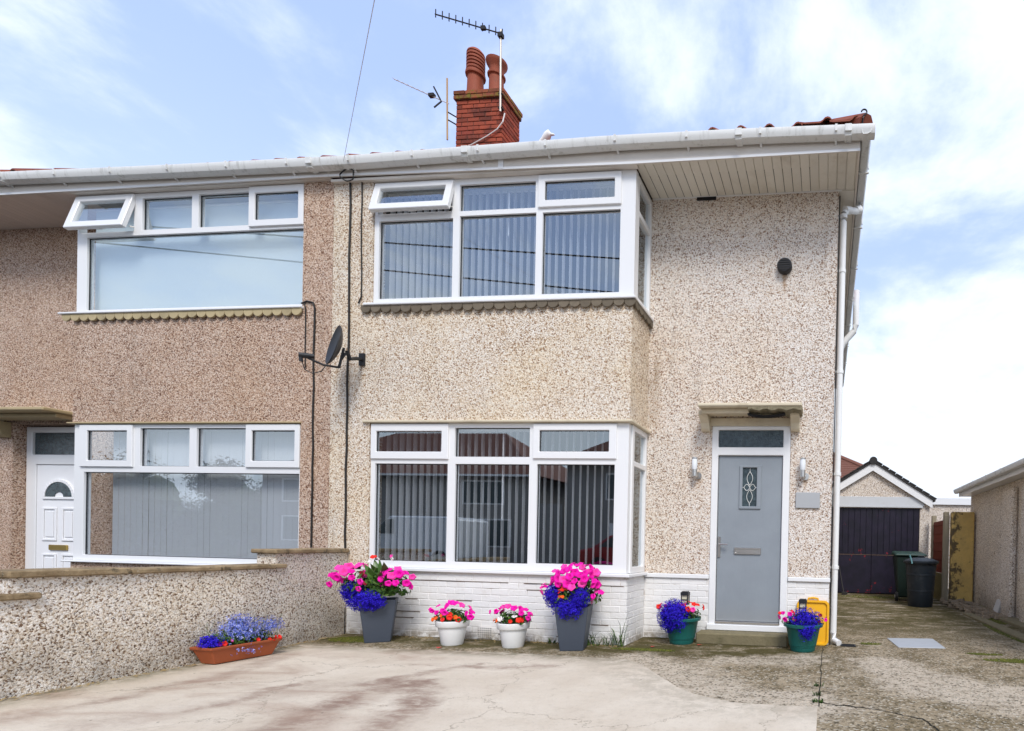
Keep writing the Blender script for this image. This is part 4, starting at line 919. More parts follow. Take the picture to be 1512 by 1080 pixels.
ds.scale = (.9, .9, .9); nrm = Vector((-.52, -.83, .20)).normalized(); ds.rotation_euler = nrm.to_track_quat('Z', 'Y').to_euler()
put('arm', MB().tube([(-5.375, 5.21, 2.99), (-5.47, 5.12, 2.99), (-5.57, 5.01, 3.04)], .012, 8), 'black_plastic', SD, smooth=True)
put('receiver', MB().tube([(-5.545, 5.03, 3.055), (-5.60, 4.97, 3.045)], .028, 10).tube([(-5.515, 5.06, 3.06), (-5.55, 5.025, 3.055)], .024, 10).tube([(-5.59, 4.98, 3.045), (-5.585, 4.985, 2.98)], .018, 8), 'black_plastic', SD, smooth=True)
put('bracket', MB().tube([(-5.385, 5.22, 3.0), (-5.36, 5.25, 3.14), (-5.345, 5.27, 3.17)], .015, 8).tube([(-5.385, 5.22, 2.99), (-5.36, 5.25, 3.22)], .012, 6).tube([(-5.345, 5.27, 3.20), (-5.345, 5.31, 3.12), (-5.38, 5.43, 3.17), (-5.40, B - .01, 3.19)], .02, 10).box(-5.435, -5.365, B - .02, B - .001, 3.12, 3.26), 'black_plastic', SD)
put('lead_loop', MB().tube([(-5.585, 4.985, 3.0), (-5.56, 5.0, 2.90), (-5.51, 5.04, 2.87), (-5.46, 5.09, 2.91), (-5.44, 5.12, 2.98)], .005, 6), 'cable', SD)
def cable(pts, r_, mat, label, grp='cables clipped to the front walls'):
    o = put('wall_cable', MB().tube(pts, r_, 6), mat); tag(o, label, 'cable', grp)
yb = B - .012
def wob(pts, seed, amp=.006, step=.22):
    rn = random.Random(seed); o = []
    for a, b_ in zip(pts, pts[1:]):
        a, b_ = Vector(a), Vector(b_); k = max(1, int((b_ - a).length / step))
        for i in range(k): o.append(a.lerp(b_, i / k) + Vector((rn.uniform(-amp, amp), 0, 0)))
    o.append(Vector(pts[-1])); return o
cable(wob([(-5.585, yb, 5.27), (-5.585, yb, 4.4), (-5.575, yb, 3.6), (-5.58, yb, 2.65), (-5.575, yb, .93), (-5.56, yb, .3)], 1), .011, 'cable', 'black cable running down right of the dish from eaves to plinth')
cable(wob([(-5.445, yb, 5.27), (-5.43, yb, 4.5), (-5.425, yb, 3.92), (-5.46, yb, 3.84)], 2), .007, 'cable', 'short black cable beside the open upstairs bay sash')
cable(wob([(-6.19, yb, 3.86), (-6.12, yb, 3.885), (-6.04, yb, 3.865), (-6.02, yb, 3.80), (-6.017, yb, 2.65), (-6.012, yb, 1.0)], 3), .010, 'cable', 'black cable dropping from corner of neighbour upstairs window sill')
cable(wob([(-6.16, yb, 3.88), (-6.135, yb, 3.80), (-6.13, yb, 3.1)], 4), .006, 'cable', 'thin dark cable stub just left of the dropping neighbour cable')
cl = [(-5.53 + .085 * math.sin(a) * (1 + .2 * math.sin(3 * a)), YF - .035, 5.265 + .07 * math.cos(a)) for a in [k * .4 for k in range(0, 30)]]
o = put('cable_coil', MB().tube(cl, .007, 6), 'cable'); tag(o, 'loose loop of black cable hanging on the fascia above the dish', 'cable')
S = Vector((-5.53, YF - .09, 5.38)); dirw = Vector((-.88660733, .91923555, 1.03397406))   # photo ray of the wire at the top of the frame
T1 = Vector((0, 0, 1.1228)) + dirw * 3.05; far = S + (T1 - S) * 6.5
pts = [S.lerp(far, k / 40) - Vector((0, 0, .35 * math.sin(math.pi * min(1, k / 40)) * 0)) for k in range(41)]
o = put('telephone_wire', MB().tube(pts, .0022, 6), 'wire'); tag(o, 'thin overhead telephone wire rising from the eaves into the sky', 'wire')
for a, b_, lb_ in (((-42, -9, 15.9), (-2, -9, 11.9), 'overhead cable crossing the street, seen mirrored in the upstairs panes'), ((-36, -9, 14.5), (0, -9, 10.15), 'lower overhead cable mirrored across the upstairs bay window panes')):
    o = put('overhead_cable', MB().tube([a, b_], .03, 6), 'cable'); tag(o, lb_, 'cable')

# gull on the roof behind the gutter
gm = MB(); gm.lathe([(.004, -.34), (.035, -.26), (.075, -.12), (.088, 0), (.07, .10), (.045, .15), (.045, .19), (.052, .23), (.045, .27), (.016, .295), (.012, .33), (.003, .35)], 12)
gb = put('seagull', gm, 'gull', smooth=True); tag(gb, 'grey and white seagull resting on the roof tiles behind the gutter', 'bird')
for v in gb.data.vertices:
    x_, y_, z_ = v.co; head = max(0, z_ - .10) * 1.3; v.co = (z_ * .9 - (.15 if False else 0), y_, x_ + head * (.9 if z_ < .24 else .9) - max(0, z_ - .26) * 1.3)
gb.location = (-3.60, 5.85, 5.745)

# ------------------------------------------------------------------ lights, plaque
def wall_lamp(x, label):
    L = thing('wall_light', label, 'lamp', (x, W, 1.93), 'wall lights beside the front door')
    put('back_plate', MB().tube([(x + .03, W - .001, 1.955), (x + .03, W - .025, 1.955)], .042, 16), 'chrome', L, smooth=True)
    put('arm', MB().tube([(x + .03, W - .02, 1.955), (x + .01, W - .06, 1.935), (x, W - .085, 1.95)], .012, 8), 'chrome', L, smooth=True)
    put('cup', MB().lathe([(.022, 0), (.032, .01), (.033, .09), (.030, .09)], 16, (x, W - .085, 1.93)), 'chrome', L, smooth=True)
    put('lamp_shade', MB().lathe([(.028, .09), (.032, .10), (.035, .16), (.032, .21), (.026, .215)], 16, (x, W - .085, 1.93)), 'lampglass', L, smooth=True)
    put('lamp_cap', MB().lathe([(.036, .215), (.036, .228), (.01, .236)], 16, (x, W - .085, 1.93)), 'chrome', L, smooth=True)
wall_lamp(-1.56, 'steel and opal glass wall light left of the grey door')
wall_lamp(-.285, 'steel and opal glass wall light right of the grey door above plaque')
o = put('door_plaque', MB().box(-.362, -.078, W - .022, W - .004, 1.585, 1.77), 'plaque', bevel=.006); tag(o, 'plain grey rectangular plaque on the wall right of the door', 'plaque')

# ------------------------------------------------------------------ flowers
def petunia(mat, ruff=.26, lob=5, seg=15):
    mb = MB(); rn = random.Random(4); mb.v.append((0, 0, -.45))
    for ring, (r_, z_) in enumerate(((.28, -.10), (.66, .10), (1.0, .0))):
        for k in range(seg):
            a = 2 * math.pi * k / seg; lobe = 1 - (.34 if ring == 2 else .08) * (1 - abs(math.cos(lob * a / 2)))
            mb.v.append((r_ * lobe * math.cos(a), r_ * lobe * math.sin(a), z_ + (ruff * rn.uniform(-1, 1) if ring == 2 else 0)))
    for k in range(seg): mb.f.append((0, 1 + k, 1 + (k + 1) % seg))
    for r_ in range(2):
        for k in range(seg): k2 = (k + 1) % seg; mb.f.append((1 + r_ * seg + k, 1 + r_ * seg + k2, 1 + (r_ + 1) * seg + k2, 1 + (r_ + 1) * seg + k))
    return meshof(mb, 'flower', mat, smooth=True)
FM = {k: petunia(k) for k in ('pink', 'pinklight', 'redf', 'orangef', 'crimson', 'whitef')}
def leafy(n, shape, size, rn, aspect=.45):
    mb = MB()
    for _ in range(n):
        p, nr = shape(rn); nr = (nr + Vector((rn.uniform(-.7, .7), rn.uniform(-.7, .7), rn.uniform(-.4, .8)))).normalized()
        a = nr.cross(Vector((rn.uniform(-1, 1), rn.uniform(-1, 1), rn.uniform(-1, 1)))).normalized(); b_ = nr.cross(a); s = size * rn.uniform(.6, 1.3)
        q = [p - a * s, p + b_ * s * aspect + nr * s * .15, p + a * s - nr * s * .2, p - b_ * s * aspect + nr * s * .15]; mb.poly([q[0], q[1], q[2], q[3]])
    return mb
def tiny(n, shape, size, rn):
    mb = MB(); n = int(n * 1.25); size *= 1.15
    for _ in range(n):
        p, nr = shape(rn); nr = (nr + Vector((rn.uniform(-.6, .6), rn.uniform(-.6, .6), rn.uniform(-.5, .6)))).normalized()
        a = nr.cross(Vector((rn.uniform(-1, 1), rn.uniform(-1, 1), .3))).normalized(); b_ = nr.cross(a); s = size * rn.uniform(.7, 1.25)
        c = p
        for k in range(3):
            an = 2.09 * k + rn.random() * .4; d = a * math.cos(an) + b_ * math.sin(an); e = a * math.cos(an + .9) + b_ * math.sin(an + .9)
            mb.poly([c, c + d * s + nr * s * .25, c + (d + e) * s * .62 + nr * s * .3, c + e * s + nr * s * .25])
    return mb
def blob(c, r, upper=True, fill=.0):
    c, r = Vector(c), Vector(r)
    def f(rn):
        while True:
            d = Vector((rn.gauss(0, 1), rn.gauss(0, 1), rn.gauss(0, 1))).normalized()
            if not upper or d.z > -.25: break
        k = rn.uniform(1 - fill, 1.04) * (1 + .09 * math.sin(7 * d.x + 3) * math.cos(6 * d.y + 5 * d.z))
        return c + Vector((d.x * r.x * k, d.y * r.y * k, d.z * r.z * k)), d
    return f
def flowers(par, lst, rn, tilt=.6):
    for mat, (x, y, zz), s, nv in lst:
        n_ = (Vector(nv) + Vector((rn.uniform(-tilt, tilt), rn.uniform(-tilt, tilt), rn.uniform(-tilt, tilt)))).normalized()
        o = inst('flower', FM[mat], par, (x, y, zz), n_.to_track_quat('Z', 'Y').to_euler(), s * rn.uniform(.8, 1.25), local=True)
def scatter(rn, n, mats, c, r, s, zmin=-.2, front_bias=True):
    out_ = []
    tries = 0
    while len(out_) < n and tries < 5000:
        tries += 1
        d = Vector((rn.gauss(0, 1), rn.gauss(0, 1), rn.gauss(0, 1))).normalized()
        if d.z < zmin or (front_bias and d.y > .45): continue
        p = Vector(c) + Vector((d.x * r[0], d.y * r[1], d.z * r[2])) * rn.uniform(.9, 1.08)
        if any((p - Vector(q[1])).length < s * 1.25 for q in out_): continue
        out_.append((rn.choice(mats), tuple(p), s, (d.x, d.y - .5, d.z + .15)))
    return out_
def square_pot(par, top, bot, h_, mat='slatepot'):
    def loop(s, zz): return [(-s, -s, zz), (s, -s, zz), (s, s, zz), (-s, s, zz)]
    mb = MB(); L = [loop(bot, 0), loop(top, h_), loop(top - .018, h_), loop(top - .03, h_ - .06)]
    for l in L: mb.v += l
    for i in range(3):
        for k in range(4): k2 = (k + 1) % 4; mb.f.append((i * 4 + k, i * 4 + k2, (i + 1) * 4 + k2, (i + 1) * 4 + k))
    mb.f.append((3, 2, 1, 0)); o = put('pot', mb, mat, par, local=True, bevel=.006)
    put('soil', MB().poly(loop(top - .028, h_ - .05)), 'soil', par, local=True); return o
GRP = 'potted flowers along the foot of the house'
def lanceleaf(L, wd, bend):
    mb = MB(); n = 6
    for i in range(n + 1):
        u = i / n; ww = wd * math.sin(math.pi * min(1, .12 + u * .88)) ** .8; yy_ = bend * u * u * L; zz = L * u * (1 - .25 * bend * u)
        mb.v += [(-ww, yy_, zz), (0, yy_ + .25 * ww, zz), (ww, yy_, zz)]
    for i in range(n):
        for k in range(2): mb.f.append((i * 3 + k, i * 3 + k + 1, (i + 1) * 3 + k + 1, (i + 1) * 3 + k))
    return meshof(mb, 'leaf', 'bigleaf', smooth=True)
# tall slate planter at the left, with broad leaves
rn = random.Random(21)
P1 = thing('potted_plant', 'tall slate square planter at left with broad green leaves, magenta petunias and blue lobelia', 'potted plant', (-4.83, 5.20, 0), GRP)
pt = square_pot(P1, .163, .112, .46); pt.rotation_euler = (0, 0, R(38))
for k in range(26):
    o = inst('leaf', lanceleaf(rn.uniform(.26, .42), .05, rn.uniform(.1, .8)), P1, (.03 + rn.uniform(-.08, .12), rn.uniform(-.05, .06), .50), (rn.uniform(-.1, .35), rn.uniform(-.45, .45), rn.uniform(-3.1, 3.1)), local=True)
put('foliage', leafy(750, blob((-.02, -.02, .56), (.36, .22, .24), fill=.6), .030, rn), 'leaf', P1, local=True, kind='stuff')
put('lobelia', tiny(1500, blob((.0, -.15, .47), (.25, .13, .13), False, .5), .011, rn).__class__() if False else tiny(1700, blob((-.01, -.16, .46), (.22, .11, .12), False, .55), .0105, rn), 'lobelia', P1, local=True, kind='stuff')
put('lobelia', tiny(1100, blob((-.24, -.08, .55), (.12, .11, .11), False, .55), .0105, rn), 'lobelia', P1, local=True, kind='stuff')
fl = scatter(rn, 17, ['pink', 'pink', 'pinklight'], (-.25, -.06, .66), (.20, .17, .17), .046)
fl += scatter(rn, 17, ['pink', 'pink', 'pinklight'], (.25, -.05, .63), (.16, .16, .18), .046)
fl += scatter(rn, 5, ['pink', 'pinklight'], (-.45, -.05, .62), (.07, .09, .12), .040)
fl += [('crimson', (-.06, -.16, .74), .033, (0, -1, .4)), ('crimson', (-.24, -.12, .77), .033, (-.2, -1, .3)), ('pink', (-.04, -.22, .585), .042, (0, -1, .2)), ('pink', (-.02, -.22, .66), .042, (0, -1, .4)), ('crimson', (.04, -.22, .65), .03, (0, -1, .4)),
       ('redf', (-.08, .0, .92), .03, (0, -1, .4)), ('whitef', (-.10, -.02, .87), .03, (0, -1, .3)), ('whitef', (.14, .0, .90), .03, (.2, -1, .3)), ('pinklight', (.13, .0, .93), .028, (0, -1, .5)), ('whitef', (-.40, .02, .80), .035, (0, -1, .5)), ('whitef', (-.02, .0, .89), .03, (0, -1, .3))]
flowers(P1, fl, rn)
# second slate planter
P2 = thing('potted_plant', 'slate square planter right of the white pots with tall dome of magenta petunias', 'potted plant', (-2.62, 5.24, 0), GRP)
pt = square_pot(P2, .165, .115, .46); pt.rotation_euler = (0, 0, R(16))
put('foliage', leafy(750, blob((.02, 0, .56), (.28, .2, .24), fill=.6), .028, rn), 'leaf', P2, local=True, kind='stuff')
put('lobelia', tiny(1300, blob((.0, -.13, .44), (.17, .10, .12), False, .55), .0105, rn), 'lobelia', P2, local=True, kind='stuff')
put('lobelia', tiny(900, blob((-.18, -.10, .56), (.10, .09, .12), False, .55), .0105, rn), 'lobelia', P2, local=True, kind='stuff')
put('lobelia', tiny(1000, blob((.12, -.12, .56), (.10, .09, .13), False, .55), .0105, rn), 'lobelia', P2, local=True, kind='stuff')
fl = scatter(rn, 44, ['pink', 'pink', 'pink', 'pinklight'], (.02, -.02, .66), (.27, .19, .23), .046, .05)
fl += scatter(rn, 5, ['pinklight', 'pink'], (-.30, -.04, .58), (.06, .07, .10), .036) + scatter(rn, 5, ['pinklight', 'pink'], (.28, -.05, .54), (.06, .07, .11), .036)
fl += scatter(rn, 7, ['redf', 'orangef'], (-.04, -.17, .57), (.05, .03, .10), .022)
flowers(P2, fl, rn)
def round_pot(par, prof, mat, soil_r, soil_z, n=28):
    put('pot', MB().lathe(prof, n, caps=False), mat, par, local=True, smooth=True); put('soil', MB().lathe([(soil_r, soil_z), (.001, soil_z + .02)], n, caps=False), 'soil', par, local=True)
wp = [(.001, 0), (.098, 0), (.104, .01), (.135, .195), (.152, .197), (.158, .205), (.163, .258), (.155, .263), (.146, .258), (.14, .22)]
for (x, y, lb_, seed) in ((-3.965, 5.20, 'round white pot of pink and orange flowers nearer the left slate planter', 31), (-3.285, 5.22, 'round white pot of pink and orange flowers just right of the airbrick', 32)):
    rn = random.Random(seed); P = thing('potted_plant', lb_, 'potted plant', (x, y, 0), GRP); round_pot(P, wp, 'whitepot', .143, .235)
    put('foliage', leafy(420, blob((0, 0, .28), (.19, .15, .10), fill=.7), .024, rn), 'leaf', P, local=True, kind='stuff')
    flowers(P, scatter(rn, 11, ['pink', 'pink', 'pinklight'], (.0, .0, .33), (.20, .13, .12), .036, .15) + scatter(rn, 9, ['orangef', 'redf', 'redf', 'orangef'] + (['whitef'] if seed == 32 else []), (0, -.09, .285), (.15, .07, .055), .028, -.1) + scatter(rn, 3, ['pink'], (.21, -.02, .31), (.04, .05, .06), .034) + scatter(rn, 2, ['pink'], (-.21, -.02, .36), (.04, .04, .04), .03), rn)
gp = [(.001, 0), (.128, 0), (.135, .01), (.138, .05), (.144, .053), (.146, .065), (.150, .068), (.185, .255), (.192, .262), (.215, .268), (.218, .295), (.208, .302), (.195, .295), (.19, .26)]
def lantern(x, y, z_, label):
    L = thing('solar_light', label, 'garden light', (x, y, z_), 'solar lights standing in the green pots')
    put('stake', MB().tube([(x, y, z_), (x, y, z_ + .12)], .008, 6), 'black_plastic', L)
    mb = MB().box(x - .045, x + .045, y - .045, y + .045, z_ + .205, z_ + .24).box(x - .035, x + .035, y - .035, y + .035, z_ + .24, z_ + .25)
    for sx in (-1, 1):
        for sy in (-1, 1): mb.box(x + sx * .036 - .005, x + sx * .036 + .005, y + sy * .036 - .005, y + sy * .036 + .005, z_ + .11, z_ + .205)
    mb.box(x - .041, x + .041, y - .041, y + .041, z_ + .095, z_ + .11).box(x - .040, x + .040, y - .040, y - .034, z_ + .152, z_ + .16)
    put('housing', mb, 'black_plastic', L); put('lens', MB().box(x - .03, x + .03, y - .03, y + .03, z_ + .111, z_ + .204), plain('lens_cream', (.62, .58, .42), .3), L)
for (x, y, lb_, seed) in ((-1.62, 5.83, 'green plastic pot left of the door step overflowing with solid blue lobelia', 41), (-.225, 5.70, 'green plastic pot right of the door step with sparse purple blue lobelia', 42)):
    rn = random.Random(seed); P = thing('potted_plant', lb_, 'potted plant', (x, y, 0), GRP); round_pot(P, gp, 'greenpot', .19, .27)
    put('foliage', leafy(420, blob((0, 0, .32), (.22, .17, .10), fill=.7), .022, rn), 'leaf', P, local=True, kind='stuff')
    if seed == 41:
        put('lobelia', tiny(3200, blob((-.06, -.12, .32), (.185, .16, .19), False, .55), .0105, rn), 'lobelia', P, local=True, kind='stuff')
        flowers(P, scatter(rn, 12, ['redf', 'redf', 'pinklight'], (.10, -.02, .37), (.17, .13, .10), .034, -.1) + scatter(rn, 7, ['pinklight', 'redf'], (-.20, -.03, .37), (.08, .10, .10), .030), rn)
    else:
        put('lobelia', tiny(1300, blob((.02, -.08, .34), (.20, .15, .14), False, .75), .0105, rn), 'lobelia', P, local=True, kind='stuff'); put('lobelia', tiny(420, blob((.05, -.20, .24), (.10, .05, .10), False, .8), .0095, rn), 'lobelia', P, local=True, kind='stuff')
        flowers(P, scatter(rn, 9, ['pinklight', 'pink', 'redf'], (-.17, -.06, .36), (.09, .10, .09), .032) + scatter(rn, 4, ['pink', 'crimson'], (.21, -.04, .35), (.04, .06, .07), .026), rn)
lantern(-1.60, 5.88, .34, 'black solar lantern standing in the left green pot'); lantern(-.235, 5.74, .31, 'black solar lantern in the right green pot before yellow plastic')
# terracotta trough by the boundary wall
rn = random.Random(51)
TR = thing('planter_trough', 'long terracotta plastic trough of pale blue lobelia at the foot of the boundary wall', 'planter', (-5.215, 4.14, .013), rz=R(-3)); TR.scale = (.95, .74, .9)
def tl(hx, hy, zz): return [(-hx, -hy, zz), (hx, -hy, zz), (hx, hy, zz), (-hx, hy, zz)]
mb = MB(); LL = [tl(.075, .30, 0), tl(.105, .36, .135), tl(.118, .375, .137), tl(.122, .38, .165), tl(.108, .366, .165), tl(.098, .35, .12)]
for l in LL: mb.v += l
for i in range(5):
    for k in range(4): k2 = (k + 1) % 4; mb.f.append((i * 4 + k, i * 4 + k2, (i + 1) * 4 + k2, (i + 1) * 4 + k))
mb.f.append((3, 2, 1, 0)); put('pot', mb, 'trough', TR, local=True, bevel=.008)
put('soil', MB().poly(tl(.10, .355, .14)), 'soil', TR, local=True)
put('foliage', leafy(900, blob((-.01, .0, .18), (.12, .36, .13), fill=.8), .017, rn), 'leaf', TR, local=True, kind='stuff')
put('lobelia', tiny(900, blob((-.02, .06, .22), (.13, .30, .20), True, .75), .0105, rn), 'lobelialight', TR, local=True, kind='stuff')
put('lobelia', tiny(450, blob((-.02, .02, .32), (.08, .15, .14), True, .9), .009, rn), 'lobelialight', TR, local=True, kind='stuff')
put('lobelia', tiny(260, blob((.02, -.30, .19), (.10, .10, .08), True, .6), .012, rn), 'lobelia', TR, local=True, kind='stuff')
put('lobelia', tiny(260, blob((-.06, .42, .26), (.06, .16, .12), True, .9), .009, rn), 'lobelialight', TR, local=True, kind='stuff')
put('lobelia', tiny(26, blob((.125, .0, .10), (.01, .20, .06), False, .9), .011, rn), 'lobelialight', TR, local=True, kind='stuff')
st_ = MB()
for k in range(34):
    a = Vector((rn.uniform(-.08, .06), rn.uniform(-.3, .38), .15)); b_ = a + Vector((rn.uniform(-.04, .05), rn.uniform(-.08, .10), rn.uniform(.10, .28))); st_.tube([a, a.lerp(b_, .5) + Vector((rn.uniform(-.02, .02), 0, .02)), b_], .0018, 3)
put('stems', st_, 'stem', TR, local=True, kind='stuff')
flowers(TR, [('redf', (.08, -.26, .19), .028, (1, -.5, .6)), ('redf', (.09, -.22, .185), .026, (1, -.5, .6)), ('redf', (.12, .29, .17), .030, (1, -.3, .4)), ('redf', (.12, .34, .18), .030, (1, -.3, .4)), ('redf', (.115, .23, .165), .024, (1, -.3, .4)), ('redf', (.10, .12, .18), .022, (1, -.3, .4)), ('pinklight', (.06, -.12, .20), .022, (1, -.3, .4))], rn)

# yellow tray leaning on the plinth
YT = thing('plastic_tray', 'yellow plastic tray with raised rim and handle leaning on the wall behind green pot', 'tray', (-.13, 6.03, .0), rz=0)
def rrect(hw, h0, h1, r_, n=6):
    pts = []
    for cx_, cz, a0 in ((hw - r_, h1 - r_, 0), (-hw + r_, h1 - r_, 90), (-hw + r_, h0 + r_, 180), (hw - r_, h0 + r_, 270)):
        for k in range(n + 1): a = R(a0 + 90 * k / n); pts.append((cx_ + r_ * math.cos(a), cz + r_ * math.sin(a)))
    return pts
mb = MB(); o1, o2, i1, i2 = rrect(.19, .0, .52, .06), rrect(.185, .005, .515, .055), rrect(.165, .025, .495, .045), rrect(.155, .035, .485, .04); k = len(o1)
for (lp, d) in ((o1, .03), (o2, .0), (i1, .0), (i2, .022)): mb.v += [(x, d, z_) for x, z_ in lp]
for i in range(3):
    for j in range(k): j2 = (j + 1) % k; mb.f.append((i * k + j, i * k + j2, (i + 1) * k + j2, (i + 1) * k + j))
mb.f.append(tuple(3 * k + j for j in range(k))); mb.f.append(tuple(j for j in reversed(range(k))))
b_ = put('tray', mb, 'yellow', YT, local=True, smooth=True); b_.rotation_euler = (R(-5), 0, 0); b_.location = (0, -.02, 0)
hd = put('handle', MB().tube([(-.06, .012, .505), (-.055, .012, .54), (.0, .012, .548), (.055, .012, .54), (.06, .012, .505)], .012, 8), 'yellow', YT, local=True, smooth=True); hd.rotation_euler = (R(-5), 0, 0); hd.location = (0, -.02, 0)

# ------------------------------------------------------------------ ground details
MC = put('drain_cover', MB().hexa([(.86, 6.10, -.001), (1.40, 6.16, -.001), (1.38, 6.78, -.001), (.80, 6.70, -.001), (.86, 6.10, .008), (1.40, 6.16, .008), (1.38, 6.78, .008), (.80, 6.70, .008)]), 'metalcover', bevel=.003); tag(MC, 'flat pale grey steel drain cover set in the driveway', 'drain cover')
o = put('drain_grate', MB().box(.20, .37, 6.02, 6.13, -.001, .014).box(.215, .355, 6.035, 6.04, .014, .019).box(.215, .355, 6.06, 6.065, .014, .019).box(.215, .355, 6.09, 6.095, .014, .019), 'black_plastic'); tag(o, 'small black drain grate at the foot of the downpipe', 'drain')
def weed(x, y, n, h_, label, seed, spread=.12, grp='weeds growing along the foot of the walls'):
    rn = random.Random(seed); mb = MB()
    for _ in range(n):
        a = rn.uniform(0, 6.28); d = Vector((math.cos(a), math.sin(a) * .6, 0)); p = Vector((x + rn.uniform(-spread, spread), y + rn.uniform(-.02, .02), 0)); L = h_ * rn.uniform(.35, 1.0); sd_ = Vector((-d.y, d.x, 0)) * .006
        m_ = p + d * L * .25 + Vector((0, 0, L * .6)); e = p + d * L * rn.uniform(.4, .8) + Vector((0, 0, L * rn.uniform(.75, 1)))
        mb.poly([p - sd_, p + sd_, m_ + sd_, m_ - sd_]); mb.poly([m_ - sd_, m_ + sd_, e])
    o = put('weed', mb, 'leaf'); tag(o, label, 'weed', grp)
weed(-2.40, 5.47, 46, .20, 'straggly grass weed at the foot of the bay right corner', 61, .22)
weed(-2.22, 5.48, 9, .42, 'tall thin grass stalk against the white bay corner', 65, .05)
weed(-3.02, 5.49, 14, .07, 'tiny weed tuft at the plinth left of slate planter', 62, .05)
weed(-.03, 4.25, 24, .035, 'low weed tuft in the driveway joint, farthest of three', 66, .04, 'weed tufts in the driveway joint'); weed(-.035, 3.98, 22, .035, 'low weed tuft in the driveway joint, middle of three', 67, .03, 'weed tufts in the driveway joint'); weed(-.03, 3.80, 30, .04, 'low weed tuft in the driveway joint, nearest of three', 68, .04, 'weed tufts in the driveway joint')
mb = MB(); rn = random.Random(70)
def mosspatch(cx_, cy_, rx, ry, n):
    for _ in range(n):
        a = rn.uniform(0, 6.28); q = rn.random() ** .6; x = cx_ + rx * q * math.cos(a); y = cy_ + ry * q * math.sin(a); s = rn.uniform(.006, .018)
        mb.poly([(x - s, y - s * .7, .003), (x + s, y - s * .6, .003), (x + s * .3, y + s, .008 + s * .3)])
for q in ((2.2, 5.6, .55, .10, 700), (.55, 6.25, .12, .06, 120), (-1.9, 5.35, .35, .06, 320), (-5.1, 5.2, .3, .16, 500), (2.5, 7.6, .10, .9, 700), (2.75, 9.0, .25, .6, 700), (1.2, 12.4, .9, .35, 500), (1.75, 5.9, .2, .05, 150)): mosspatch(*q)
o = put('moss', mb, 'moss', kind='stuff')
mb = MB()
for _ in range(260):
    x = -5.28 + rn.uniform(0, .12); y = rn.uniform(2.4, 5.2); x = fx(y) + .01 + abs(rn.gauss(0, .05)); s = rn.uniform(.006, .02); mb.poly([(x, y - s, .014), (x + s, y, .016), (x, y + s, .02)])
for _ in range(220):
    x = rn.uniform(-5.2, -2.2); y = B - .02 - abs(rn.gauss(0, .05)); s = rn.uniform(.005, .016); mb.poly([(x - s, y, .004), (x + s, y - s, .004), (x, y + s, .012)])
put('ground_litter', mb, 'dryleaf', kind='stuff')
pm = meshof(MB().poly([(-.02, -.01, 0), (.015, -.018, .004), (.024, .008, .002), (-.005, .02, .006)]), 'fallen_petal', 'petalred')
rn = random.Random(80)
for (x, y, lb_) in ((-3.95, 4.98, 'fallen pink petal in front of the left white pot'), (-1.38, 5.72, 'fallen red petal beside the left green pot, nearer the step'), (-1.85, 5.52, 'fallen red petal left of the left green pot')):
    o = inst('fallen_petal', pm, None, (x, y, .006), (0, 0, rn.uniform(0, 6)), 1.3); tag(o, lb_, 'petal', 'fallen petals')
for i in range(5):
    pass

# ================================================================== BACK OF THE DRIVE
G = thing('garage', 'gabled pebbledash garage with dark navy double doors at the end of the drive', 'garage', (1.15, 13.2, 0))
gy = 13.2
put('wall', MB().panel(-.28, 2.53, -.02, 2.33, [(-.02, 2.30, -.1, 2.16)], gy, gy + .2, front).box(-.28, -.08, gy + .2, 18, -.02, 2.33).box(2.33, 2.53, gy + .2, 18, -.02, 2.33).box(-.08, 2.33, 17.8, 18, -.02, 2.33), 'dash_far', G)
put('gable_wall', MB().prism([(-.28, gy, 2.331), (2.53, gy, 2.331), (1.125, gy, 3.21)], (0, .2, 0)), 'dash_far', G)
put('lintel', MB().box(-.20, 2.36, gy - .05, gy - .001, 2.17, 2.215).box(-.24, 2.40, gy - .03, gy - .001, 2.216, 2.44), 'lintel', G, bevel=.005)
for s in (-1, 1):
    e = (1.125 + s * 1.46, gy - .09); mb = MB().hexa([(1.125, e[1], 3.08), (e[0], e[1], 2.165), (e[0], e[1] + .03, 2.165), (1.125, e[1] + .03, 3.08), (1.125, e[1], 3.275), (e[0], e[1], 2.36), (e[0], e[1] + .03, 2.36), (1.125, e[1] + .03, 3.275)])
    put('bargeboard', mb, 'upvc', G)
rfg = MB()
for s in (-1, 1): rfg.hexa([(1.125, gy - .12, 3.28), (1.125 + s * 1.52, gy - .12, 2.33), (1.125 + s * 1.52, 18.1, 2.33), (1.125, 18.1, 3.28), (1.125, gy - .12, 3.33), (1.125 + s * 1.52, gy - .12, 2.375), (1.125 + s * 1.52, 18.1, 2.375), (1.125, 18.1, 3.33)])
rg = put('roof', rfg, 'tiledark', G); put('ridge_tiles', MB().tube([(1.125, gy - .14, 3.32), (1.125, 18.1, 3.32)], .10, 10), 'tiledark', rg, smooth=True)
vt = meshof(MB().box(-.09, .09, 0, .3, 0, .03), 'verge_tile', 'tiledark')
for s in (-1, 1):
    for k in range(9): inst('verge_tile', vt, rg, (1.125 + s * (.14 + k * .165), gy - .125, 3.345 - (.14 + k * .165) * .632), (0, s * R(29), 0))
